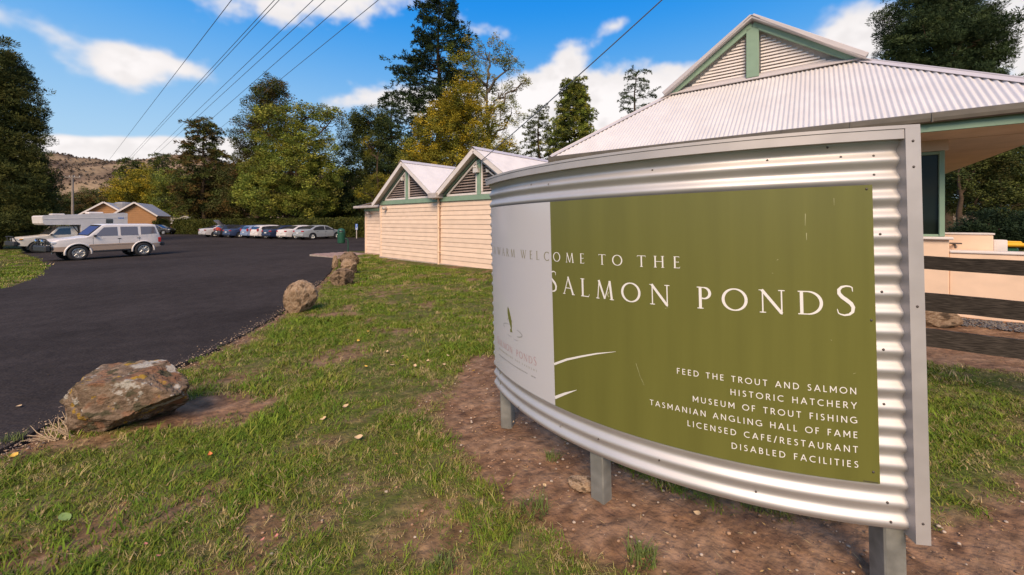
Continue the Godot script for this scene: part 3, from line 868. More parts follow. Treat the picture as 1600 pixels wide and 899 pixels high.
func boards(root: Node, x0: float, x1: float, z: float, n: int, pitch: float, y0 := 0.06) -> void:
	var bm := board_mesh(x1 - x0)
	for i in n:
		var o := put("weatherboard", bm, M.board[(i * 7 + int(x0 * 3.0)) % 4], root)
		o.position = Vector3((x0 + x1) * 0.5, y0 + i * pitch, z)
func louvre_triangle(root: Node, xa: float, xb: float, y0: float, slope: float, z: float, mt: Material, pitch := 0.095) -> void:
	# right-angled triangle: outer point at xa, tall side at xb, base y0
	var h := absf(xb - xa) * slope
	var sg := signf(xb - xa)
	var n := int((h - 0.06) / pitch)
	for i in n:
		var y := y0 + 0.06 + i * pitch
		var xl := xa + sg * (y - y0 + 0.03) / slope
		if absf(xb - xl) < 0.06: continue
		var m := MB.new()
		var bs := Basis(Vector3.RIGHT, deg_to_rad(38))
		m.box(Vector3((xl + xb) * 0.5, y, z - 0.045), Vector3(absf(xb - xl), 0.012, 0.11), bs)
		put("louvre_slat", m.mesh(), mt, root)
	var f := MB.new()
	bar(f, Vector3(xa + sg * 0.02, y0 + 0.03, z), Vector3(xb, y0 + 0.03, z), 0.05, 0.075, Vector3.UP)
	bar(f, Vector3(xb - sg * 0.035, y0 + 0.08, z + 0.002), Vector3(xb - sg * 0.035, y0 + h - 0.05, z + 0.002), 0.05, 0.06, Vector3.RIGHT)
	bar(f, Vector3(xa + sg * 0.05, y0 + 0.05, z + 0.004), Vector3(xb - sg * 0.02, y0 + h - 0.02, z + 0.004), 0.05, 0.07, Vector3(-sg * slope, 1, 0).normalized())
	put("louvre_frame", f.mesh(), M.trim_white, root)
func gable_roof(root: Node, xc: float, half: float, ye: float, yr: float, z0: float, z1: float, lover := 0.0) -> void:
	var slope := (yr - ye) / half
	for sg in [-1.0, 1.0]:
		var ext := half + (lover if sg < 0 else 0.0)
		var down := Vector3(sg * 1.0, -slope, 0)
		var nrm := Vector3(sg * slope, 1, 0).normalized()
		var m := MB.new()
		corr_sheet(m, Vector3(xc, yr, z0), Vector3(0, 0, -1), down, nrm, z0 - z1, func(_s): return 0.0, func(_s): return ext)
		put("roof_sheet", m.mesh(true), M.roof, root)
	var cap := MB.new()
	for sg in [-1.0, 1.0]:
		var c := Vector3(xc + sg * 0.09, yr + 0.022 - 0.09 * slope, (z0 + z1) * 0.5)
		var x := Vector3(sg, -slope, 0).normalized()
		cap.box(c, Vector3(0.22, 0.006, z0 - z1 + 0.04), Basis(x, Vector3(sg * slope, 1, 0).normalized(), x.cross(Vector3(sg * slope, 1, 0).normalized())))
	put("ridge_cap", cap.mesh(), M.roof_trim, root)
func build_toilet_block() -> void:
	var b := thing("amenities_block", "cream weatherboard block with two white roofed gables and green trim", "building", on(-5.9, 17.9, 0.0), -atan2(0.678, 0.735))
	var GW := 4.37
	var core := MB.new()
	var attic := MB.new()
	core.box(Vector3(GW, 1.17, -4.4), Vector3(GW * 2 - 0.02, 2.36, 8.75))
	for k in 2:
		attic.poly(PackedVector2Array([Vector2(k * GW + 0.1, 2.36), Vector2((k + 1) * GW - 0.1, 2.36), Vector2((k + 0.5) * GW, 3.75)]), 8.4, Transform3D(Basis.IDENTITY, Vector3(0, 0, -4.5)))
	put("wall", core.mesh(), M.peach, b)
	put("attic", attic.mesh(), M.attic, b)
	var pl := MB.new()
	pl.cbox(Vector3(GW, -0.06, 0.02), Vector3(GW * 2 + 0.1, 0.24, 0.12), 0.01)
	pl.cbox(Vector3(GW, -0.16, 0.45), Vector3(GW * 2 + 0.3, 0.2, 0.75), 0.02)
	put("footing", pl.mesh(), M.concrete, b)
	for k in 2:
		boards(b, k * GW + 0.05, (k + 1) * GW - 0.05, 0.0, 14, 0.163)
		var xc := (k + 0.5) * GW
		var beam := MB.new()
		beam.cbox(Vector3(xc, 2.44, 0.04), Vector3(GW - 0.12, 0.17, 0.07), 0.008)
		put("tie_beam", beam.mesh(), M.trim_green, b)
		var ml := MB.new()
		ml.cbox(Vector3(xc, 3.12, 0.03), Vector3(0.17, 1.19, 0.09), 0.008)
		put("gable_post", ml.mesh(), M.trim_green, b)
		var sl := 0.686
		louvre_triangle(b, xc - GW * 0.5 + 0.42, xc - 0.10, 2.54, sl, 0.03, M.louvre)
		louvre_triangle(b, xc + GW * 0.5 - 0.42, xc + 0.10, 2.54, sl, 0.03, M.louvre)
		for sg in [-1.0, 1.0]:
			var up := Vector3(sg * sl, 1, 0).normalized()
			var w := MB.new()
			bar(w, Vector3(xc + sg * (GW * 0.5 + (0.22 if (k == 0 and sg < 0) else -0.02)), 2.50 - (0.15 if (k == 0 and sg < 0) else 0.0), 0.30), Vector3(xc + sg * 0.005, 4.0, 0.30), 0.035, 0.17, up)
			put("barge_board", w.mesh(), M.trim_white, b)
			var gr := MB.new()
			bar(gr, Vector3(xc + sg * (GW * 0.5 - 0.15), 2.50, 0.045), Vector3(xc + sg * 0.02, 3.86, 0.045), 0.06, 0.075, up)
			put("rake_trim", gr.mesh(), M.trim_green, b)
			var so := MB.new()
			bar(so, Vector3(xc + sg * (GW * 0.5 - 0.05), 2.54, 0.17), Vector3(xc + sg * 0.02, 3.94, 0.17), 0.24, 0.015, up)
			put("eave_lining", so.mesh(), M.trim_white, b)
		gable_roof(b, xc, GW * 0.5, 2.60, 4.10, 0.33, -8.9, 0.28 if k == 0 else 0.0)
	var rh := MB.new()
	rh.cbox(Vector3(GW, 2.58, 0.22), Vector3(0.52, 0.20, 0.36), 0.015)
	put("rainwater_head", rh.mesh(), M.rainhead, b)
	var dp := MB.new()
	dp.tube([Vector3(GW, 2.5, 0.10), Vector3(GW, 2.4, 0.09), Vector3(GW, 0.02, 0.09)], 0.045, 0.045, 10)
	for y in [0.5, 1.4, 2.2]: dp.cbox(Vector3(GW, y, 0.085), Vector3(0.13, 0.03, 0.10), 0.004)
	put("downpipe", dp.mesh(true), M.peach, b)
	var cn := MB.new()
	cn.cbox(Vector3(0.03, 1.18, 0.012), Vector3(0.10, 2.34, 0.09), 0.006)
	put("corner_board", cn.mesh(), M.board[1], b)
	for q in [[0.55, 2.2, 0.05], [-1.85, 2.02, -0.45]]:
		var wl := MB.new()
		wl.lathe([Vector2(0.005, -0.02), Vector2(0.06, -0.02), Vector2(0.075, 0.0), Vector2(0.085, 0.10), Vector2(0.06, 0.16), Vector2(0.004, 0.17)], 14, Vector3(q[0], q[1], q[2]), Basis(Vector3.RIGHT, PI / 2))
		put("wall_light", wl.mesh(true), M.rainhead, b)
	# service cable bracket on the second gable
	var ib := MB.new()
	ib.cbox(Vector3(6.50, 3.34, 0.12), Vector3(0.24, 0.16, 0.12), 0.01)
	ib.tube([Vector3(6.62, 3.40, 0.15), Vector3(6.72, 3.50, 0.30)], 0.012, 0.012, 6)
	for k in 3: ib.lathe([Vector2(0.004, 0), Vector2(0.035, 0.01), Vector2(0.035, 0.05), Vector2(0.02, 0.07), Vector2(0.004, 0.075)], 10, Vector3(6.42 + k * 0.08, 3.43, 0.16))
	put("cable_bracket", ib.mesh(), M.porcelain, b)
	var fl := MB.new()
	fl.cbox(Vector3(1.95, 3.38, 0.12), Vector3(0.09, 0.16, 0.10), 0.01)
	put("sensor_box", fl.mesh(), M.porcelain, b)
	var cd := MB.new()
	cd.tube([Vector3(6.95, 3.35, 0.10), Vector3(7.5, 3.0, 0.12)], 0.025, 0.025, 8)
	cd.cbox(Vector3(7.05, 3.27, 0.12), Vector3(0.12, 0.08, 0.06), 0.01)
	put("conduit", cd.mesh(), M.porcelain, b)
	# the lower annexe, set back at the left end
	var an := MB.new()
	an.box(Vector3(-1.2, 1.08, -3.55), Vector3(2.36, 2.16, 6.0))
	put("annexe_wall", an.mesh(), M.peach, b)
	boards(b, -2.38, -0.62, -0.55, 13, 0.163)
	boards(b, -0.56, -0.02, -0.55, 13, 0.163)
	var ap := MB.new()
	ap.cbox(Vector3(-0.59, 1.08, -0.51), Vector3(0.07, 2.12, 0.05), 0.006)
	put("corner_board", ap.mesh(), M.board[2], b)
	var ap2 := MB.new()
	ap2.cbox(Vector3(-2.41, 1.08, -0.52), Vector3(0.07, 2.12, 0.07), 0.006)
	put("corner_board", ap2.mesh(), M.board[2], b)
	var ab := MB.new()
	ab.cbox(Vector3(-1.25, 2.19, -0.50), Vector3(2.5, 0.12, 0.05), 0.006)
	put("annexe_beam", ab.mesh(), M.trim_green, b)
	var ar := MB.new()
	corr_sheet(ar, Vector3(-0.0, 2.62, -0.12), Vector3(0, 0, -1), Vector3(-1, -0.10, 0), Vector3(-0.1, 1, 0).normalized(), 6.2, func(_s): return 0.0, func(_s): return 2.75)
	put("annexe_roof", ar.mesh(true), M.roof, b)
	var ag := MB.new()
	ag.cbox(Vector3(-1.35, 2.32, -0.12), Vector3(2.9, 0.12, 0.14), 0.02)
	put("annexe_gutter", ag.mesh(), M.rainhead, b)
	# brick paving in front of the annexe
	var pv := Node3D.new()
	pv.name = numbered("brick_paving"); add_child(pv, true)
	pv.position = on(-8.0, 19.2, 0.0)
	pv.rotation.y = -atan2(0.678, 0.735)
	pv.set_meta("kind", "structure")
	var bed := MB.new()
	bed.box(Vector3(0.0, -0.04, -0.1), Vector3(4.2, 0.11, 2.0))
	put("bedding", bed.mesh(), M.concrete, pv)
	var bk := MB.new()
	bk.cbox(Vector3.ZERO, Vector3(0.29, 0.05, 0.185), 0.008)
	var bkm := bk.mesh()
	for j in 10:
		for i in 14:
			var x := -2.0 + i * 0.30 + (0.15 if j % 2 else 0.0)
			if x > 2.05: continue
			var o := put("brick", bkm, M.paver[(i * 5 + j * 3) % 3], pv)
			o.position = Vector3(x, 0.015 + 0.003 * ((i * 7 + j * 11) % 3), -1.0 + j * 0.195)
func build_visitor_centre() -> void:
	var th := -atan2(0.607, 0.7945)
	var u := Vector2(0.7945, -0.607); var n := Vector2(0.607, 0.7945)
	var at := u * -1.153 + n * 9.36
	var b := thing("visitor_centre", "cream rendered visitor centre under a corrugated hip roof with louvred gablet", "building", W3(at.x, 0.0, at.y), th)
	var HW := 4.05; var YE := 3.115; var ZE := 0.94; var SL := 0.746; var GH := 1.864; var ZG := -1.246; var YR := 6.13; var ZB := -10.5
	# roof sheets
	var f := MB.new()
	corr_sheet(f, Vector3(-HW, YE, ZE), Vector3(1, 0, 0), Vector3(0, SL, -1), Vector3(0, 1, SL).normalized(), HW * 2,
		func(s): return minf(minf(s, HW * 2 - s), HW - GH), func(_s): return -0.05, 0.0115, 10)
	put("roof_sheet", f.mesh(true), M.roof, b)
	for sg in [-1.0, 1.0]:
		var s := MB.new()
		corr_sheet(s, Vector3(sg * HW, YE, ZE), Vector3(0, 0, -1), Vector3(-sg, SL, 0), Vector3(sg * SL, 1, 0).normalized(), ZE - ZB,
			func(q): return (q if q < ZE - ZG - 0.2 else HW), func(_q): return -0.05, 0.010, 6)
		put("roof_sheet", s.mesh(true), M.roof, b)
		# hip cap
		var h := MB.new()
		var pa := Vector3(sg * HW, YE + 0.03, ZE); var pb := Vector3(sg * GH, YE + 0.03 + SL * (HW - GH), ZG)
		var side := Vector3(sg, 0, -1).normalized()
		var dirh := (pb - pa).normalized()
		for e in [-1.0, 1.0]:
			var slopev := (Vector3(0, SL, -1) if e > 0 else Vector3(-sg, SL, 0)).normalized()
			var across := (slopev - dirh * slopev.dot(dirh)).normalized()
			var o := pa.lerp(pb, 0.5) - across * 0.06
			var nrm := dirh.cross(across).normalized()
			if nrm.y < 0: nrm = -nrm
			h.box(o, Vector3(pa.distance_to(pb) + 0.1, 0.008, 0.13), Basis(dirh, nrm, dirh.cross(nrm)))
		h.tube([pa, pb], 0.018, 0.018, 8)
		put("hip_cap", h.mesh(), M.roof_trim, b)
	# gablet
	var gb := MB.new()
	var yb := YE + SL * (HW - GH)
	gb.poly(PackedVector2Array([Vector2(-GH, yb - 0.3), Vector2(GH, yb - 0.3), Vector2(GH, yb), Vector2(0, YR - 0.03), Vector2(-GH, yb)]), 0.06, Transform3D(Basis.IDENTITY, Vector3(0, 0, ZG - 0.18)))
	put("gablet_wall", gb.mesh(), M.trim_white, b)
	var ap := MB.new()
	bar(ap, Vector3(-GH - 0.02, yb + 0.035, ZG + 0.03), Vector3(GH + 0.02, yb + 0.035, ZG + 0.03), 0.16, 0.025, Vector3(0, 1, SL).normalized())
	ap.cbox(Vector3(0, yb + 0.08, ZG - 0.05), Vector3(GH * 2 - 0.24, 0.10, 0.03), 0.006)
	put("apron_flashing", ap.mesh(), M.roof_trim, b)
	for sg in [-1.0, 1.0]:
		var up := Vector3(sg * SL, 1, 0).normalized()
		var w := MB.new()
		bar(w, Vector3(sg * (GH + 0.09), yb + 0.02, ZG + 0.08), Vector3(sg * 0.004, YR + 0.02, ZG + 0.08), 0.20, 0.10, up, 0.01)
		put("barge_cap", w.mesh(), M.roof_trim, b)
		var gr := MB.new()
		bar(gr, Vector3(sg * (GH - 0.08), yb + 0.012, ZG + 0.03), Vector3(sg * 0.004, YR - 0.135, ZG + 0.03), 0.05, 0.125, up)
		put("gablet_rake", gr.mesh(), M.trim_green, b)
		# slats, each cut to the slope
		for i in 15:
			var y := yb + 0.165 + i * 0.0735
			var xo := GH - 0.33 - (y - yb) / SL * 0.985
			if xo < 0.19: continue
			var m := MB.new()
			m.cbox(Vector3(sg * (0.15 + xo) * 0.5, y, ZG - 0.07), Vector3(xo - 0.15, 0.063, 0.014), 0.003, Basis(Vector3.RIGHT, deg_to_rad(-32)))
			put("louvre_slat", m.mesh(), M.trim_white, b)
	var gp_ := MB.new()
	gp_.cbox(Vector3(0, (yb + YR) * 0.5 - 0.08, ZG + 0.02), Vector3(0.25, YR - yb - 0.25, 0.07), 0.008)
	put("gablet_post", gp_.mesh(), M.trim_green, b)
	var rc := MB.new()
	for sg in [-1.0, 1.0]:
		rc.box(Vector3(sg * 0.08, YR + 0.03 - 0.08 * SL, (ZG + ZB) * 0.5 + 0.1), Vector3(0.2, 0.008, ZG - ZB + 0.2), Basis(Vector3(0, 0, 1), -sg * atan(SL)))
	put("ridge_cap", rc.mesh(), M.roof_trim, b)
	# gutters, brackets, fascia, soffit
	var prof := PackedVector2Array([Vector2(0, 0), Vector2(0.01, -0.09), Vector2(0.03, -0.128), Vector2(0.066, -0.136), Vector2(0.092, -0.117), Vector2(0.10, -0.07), Vector2(0.10, 0.0), Vector2(0.088, 0.012), Vector2(0.084, 0.0), Vector2(0.082, -0.08), Vector2(0.016, -0.08), Vector2(0.012, 0)])
	var gu := MB.new()
	gu.poly(prof, HW * 2 + 0.10, Transform3D(Basis(Vector3(0, 0, 1), Vector3.UP, Vector3(-1, 0, 0)), Vector3(0, YE - 0.035, ZE - 0.02)))
	put("gutter", gu.mesh(), M.gutter, b)
	for sg in [-1.0, 1.0]:
		var g2 := MB.new()
		g2.poly(prof, ZE - ZB, Transform3D(Basis(Vector3(sg, 0, 0), Vector3.UP, Vector3(0, 0, sg)), Vector3(sg * (HW - 0.02), YE - 0.037, (ZE + ZB) * 0.5)))
		put("gutter", g2.mesh(), M.gutter, b)
		var f2 := MB.new()
		f2.cbox(Vector3(sg * (HW - 0.035), YE - 0.17, (ZE + ZB) * 0.5 - 0.03), Vector3(0.025, 0.24, ZE - ZB), 0.004)
		put("fascia", f2.mesh(), M.trim_green, b)
	for k in 9:
		var bk := MB.new()
		bk.cbox(Vector3(-HW + 0.17 + k * 0.912, YE - 0.098, ZE + 0.034), Vector3(0.020, 0.140, 0.112), 0.004)
		put("gutter_bracket", bk.mesh(), M.gutter, b)
	var fa := MB.new()
	fa.cbox(Vector3(0, YE - 0.17, ZE - 0.036), Vector3(HW * 2 - 0.1, 0.24, 0.025), 0.004)
	put("fascia", fa.mesh(), M.trim_green, b)
	var so := MB.new()
	so.box(Vector3(0, YE - 0.28, ZE * 0.5 - 0.06), Vector3(HW * 2 - 0.12, 0.02, ZE))
	put("soffit", so.mesh(), M.soffit, b)
	for sg in [-1.0, 1.0]:
		var s2 := MB.new()
		s2.box(Vector3(sg * 3.43, YE - 0.285, (ZB - 0.06) * 0.5), Vector3(1.15, 0.02, -ZB - 0.02))
		put("soffit", s2.mesh(), M.soffit, b)
	# walls: rendered base, beam, posts and panes
	var WX := 2.855
	var ba := MB.new()
	ba.cbox(Vector3(0, 0.45, -0.12), Vector3(WX * 2, 1.52, 0.26), 0.012)
	ba.cbox(Vector3(WX - 0.13, 0.45, -5.2), Vector3(0.26, 1.52, 9.9), 0.012)
	ba.cbox(Vector3(-WX + 0.13, 0.45, -5.2), Vector3(0.26, 1.52, 9.9), 0.012)
	put("base_wall", ba.mesh(), M.peach, b)
	var sil := MB.new()
	sil.cbox(Vector3(0.02, 1.225, -0.09), Vector3(WX * 2 + 0.04, 0.045, 0.32), 0.01)
	put("sill", sil.mesh(), M.trim_white, b)
	var be := MB.new()
	be.cbox(Vector3(0, 2.745, -0.10), Vector3(WX * 2, 0.19, 0.16), 0.008)
	be.cbox(Vector3(WX - 0.08, 2.745, -5.2), Vector3(0.155, 0.189, 9.98), 0.008)
	put("head_beam", be.mesh(), M.soffit, b)
	for k in 6:
		var x0 := -WX + 0.045 + k * 1.12
		var po := MB.new()
		po.cbox(Vector3(x0 - 0.01 if k == 5 else x0, 1.95, -0.06), Vector3(0.065, 1.40, 0.09), 0.006)
		put("window_post", po.mesh(), M.trim_green, b)
		if k < 5:
			var pane := MB.new()
			pane.box(Vector3(x0 + 0.56, 1.95, -0.085), Vector3(1.05, 1.38, 0.012))
			put("pane", pane.mesh(), M.glass_dark, b)
			var hd := MB.new()
			hd.cbox(Vector3(x0 + 0.56, 2.62, -0.062), Vector3(1.055, 0.05, 0.07), 0.005)
			hd.cbox(Vector3(x0 + 0.56, 1.268, -0.062), Vector3(1.055, 0.04, 0.07), 0.005)
			hd.cbox(Vector3(x0 + 0.52, 1.95, -0.066), Vector3(0.045, 1.32, 0.05), 0.005)
			put("window_frame", hd.mesh(), M.trim_green, b)
	for k in 5:
		var pane2 := MB.new()
		pane2.box(Vector3(WX - 0.10, 1.95, -0.15 - 0.95 - k * 1.9), Vector3(0.012, 1.40, 1.86))
		put("pane", pane2.mesh(), M.glass_dark, b)
	var rear := MB.new()
	rear.box(Vector3(0, 1.42, ZB + 0.5), Vector3(WX * 2 - 0.1, 2.8, 0.2))
	rear.box(Vector3(-WX + 0.1, 1.95, -5.0), Vector3(0.1, 1.4, 9.6))
	put("rear_wall", rear.mesh(), M.peach, b)
	# low rendered walls stepping away from the corner
	var c := u * 1.705 + n * 9.36
	var lw := thing("low_wall", "low peach rendered wall with a pale flat coping behind the rail fence", "wall", W3(c.x, 0, c.y), th)
	var l1 := MB.new()
	l1.cbox(Vector3(1.62, 0.40, -0.15), Vector3(3.24, 1.18, 0.24), 0.015)
	put("wall_face", l1.mesh(), M.peach, lw)
	var l2 := MB.new()
	l2.cbox(Vector3(1.645, 1.01, -0.19), Vector3(3.28, 0.04, 0.36), 0.01)
	put("coping", l2.mesh(), M.trim_white, lw)
	var lb := thing("stepped_wall", "short peach wall block with a pale cap beside the glazed corner", "wall", W3(c.x, 0, c.y), th)
	var l3 := MB.new()
	l3.cbox(Vector3(0.28, 0.50, -0.55), Vector3(0.55, 1.56, 0.33), 0.012)
	put("wall_face", l3.mesh(), M.peach, lb)
	var l4 := MB.new()
	l4.cbox(Vector3(0.28, 1.295, -0.55), Vector3(0.58, 0.03, 0.36), 0.008)
	l4.cbox(Vector3(0.655, 0.60, -0.62), Vector3(0.15, 1.2, 0.24), 0.008)
	put("coping", l4.mesh(), M.trim_white, lb)
	var tp := MB.new()
	tp.tube([Vector3(0.12, 1.14, -0.40), Vector3(0.12, 1.14, -0.30), Vector3(0.12, 1.09, -0.27)], 0.016, 0.014, 8)
	tp.tube([Vector3(0.06, 1.165, -0.32), Vector3(0.20, 1.165, -0.32)], 0.014, 0.014, 6)
	var tap := put("garden_tap", tp.mesh(true), M.screw)
	tap.position = W3(c.x, -0.03, c.y); tap.rotation.y = th
	tag(tap, "small dark garden tap above the low peach wall", "tap")
	# yellow lidded bin behind the low wall
	var bx := gx(1556, 8.4)
	var wb := thing("wheelie_bin", "wheeled bin with a bright yellow lid behind the low wall", "bin", on(bx, 8.4, 0.12), -0.3)
	var bo := MB.new()
	bo.cbox(Vector3(0, 0.45, 0), Vector3(0.46, 0.86, 0.5), 0.05)
	put("bin_body", bo.mesh(), M.bin_green, wb)
	var bl := MB.new()
	bl.cbox(Vector3(0, 0.915, 0), Vector3(0.60, 0.08, 0.62), 0.03)
	bl.cbox(Vector3(0, 0.965, 0.02), Vector3(0.50, 0.05, 0.50), 0.02)
	put("lid", bl.mesh(), M.bin_yellow, wb)
	var wh := MB.new()
	for sg in [-1.0, 1.0]: wh.lathe([Vector2(0.01, -0.02), Vector2(0.1, -0.02), Vector2(0.1, 0.02), Vector2(0.01, 0.02)], 14, Vector3(sg * 0.25, 0.1, -0.24), Basis(Vector3(0, 0, 1), PI / 2))
	put("wheels", wh.mesh(), M.tyre, wb)
	# gravel strip at the foot of the wall
	var T := []; var C := []
	for k in 4200:
		var q := u * rng.randf_range(0.2, 5.2) + n * rng.randf_range(8.5, 9.22)
		var s := rng.randf_range(0.008, 0.02)
		T.append(Transform3D(Basis.from_euler(Vector3(rng.randf() * 6, rng.randf() * 6, 0)).scaled(Vector3(s, s * 0.7, s)), on(q.x, q.y, s * 0.3)))
		C.append(pick([Color(0.12, 0.112, 0.112), Color(0.08, 0.075, 0.078), Color(0.18, 0.15, 0.12)]))
	var gv := multi("gravel", pebble_mesh(), T, C, M.pebble, self)
	tag(gv, "blue grey gravel at the foot of the low peach wall", "gravel", "", "stuff")
func pebble_mesh() -> ArrayMesh:
	var m := MB.new()
	m.lathe([Vector2(0.02, -0.8), Vector2(0.75, -0.45), Vector2(1.0, 0.1), Vector2(0.6, 0.7), Vector2(0.02, 0.85)], 6, Vector3.ZERO)
	return m.mesh(true)
func build_cabins() -> void:
	# two tan gabled cabins beyond the parked campers
	for q in [[163.0, 62.0, 5.6, 4.9, 2.95, "tan weatherboard cabin gable with a grey roof behind the camper", 9.0], [211.0, 61.0, 5.4, 4.8, 2.85, "tan weatherboard cabin gable beside a round grey tank", 8.0]]:
		var x := gx(q[0], q[1]); var y0 := g(x, q[1])
		var c := thing("cabin", q[5], "cabin", W3(x, y0, q[1]), 0.55 if q[0] < 200 else 0.5)
		var h: float = q[2] * 0.5
		var ev: float = q[4] - y0 - 0.45; var ri: float = q[3] - y0 - 0.45
		var m := MB.new()
		m.poly(PackedVector2Array([Vector2(-h + 0.2, 0), Vector2(h - 0.2, 0), Vector2(h - 0.2, ev), Vector2(0, ri - 0.1), Vector2(-h + 0.2, ev)]), q[6], Transform3D(Basis.IDENTITY, Vector3(0, 0, -q[6] * 0.5)))
		put("wall", m.mesh(), M.cabin, c)
		var bmesh := MB.new()
		for i in 16:
			var yb := 0.1 + i * 0.3
			var hw := h - 0.22 if yb < ev else (h - 0.22) * (ri - 0.1 - yb) / (ri - 0.1 - ev)
			if hw < 0.15: continue
			var bd := MB.new()
			bd.box(Vector3(0, yb, 0.02), Vector3(hw * 2, 0.28, 0.03), Basis(Vector3.RIGHT, 0.07))
			put("weatherboard", bd.mesh(), M.cabin, c)
		for sg in [-1.0, 1.0]:
			var r := MB.new()
			bar(r, Vector3(sg * h, ev - 0.08, -q[6] * 0.5 + 0.2), Vector3(sg * 0.01, ri, -q[6] * 0.5 + 0.2), q[6] + 0.5, 0.06, Vector3(sg * 0.6, 1, 0).normalized())
			put("roof_slope", r.mesh(), M.cabin_roof, c)
			var bb := MB.new()
			bar(bb, Vector3(sg * (h + 0.02), ev - 0.10, 0.49), Vector3(sg * 0.01, ri + 0.02, 0.49), 0.06, 0.22, Vector3(sg * 0.6, 1, 0).normalized())
			put("barge_board", bb.mesh(), M.trim_white, c)
	var tx := gx(193, 66)
	var tm := MB.new()
	tm.lathe([Vector2(0.01, 0), Vector2(1.15, 0), Vector2(1.15, 5.1), Vector2(1.0, 5.3), Vector2(0.01, 5.4)], 20, Vector3.ZERO)
	var tk := put("water_tank", tm.mesh(), M.tank)
	tk.position = on(tx, 66)
	tag(tk, "grey round tank rising between the two tan cabins", "tank")
	# a low shed roof behind the hedge
	var sx := gx(278, 74); var sy := g(sx, 74)
	var sh := thing("shed", "low shed with a pale roof half hidden behind the hedge", "shed", W3(sx, sy, 74), 0.1)
	var sw := MB.new()
	sw.box(Vector3(0, 0.9, -2), Vector3(5.6, 1.8, 4))
	put("wall", sw.mesh(), M.cabin, sh)
	for sg in [-1.0, 1.0]:
		var r := MB.new()
		bar(r, Vector3(-0.0, 1.75, -2 + sg * 2.6), Vector3(0, 3.3, -2), 6.4, 0.06, Vector3(0, 1, sg * 0.6).normalized())
		put("roof_slope", r.mesh(), M.roof, sh)
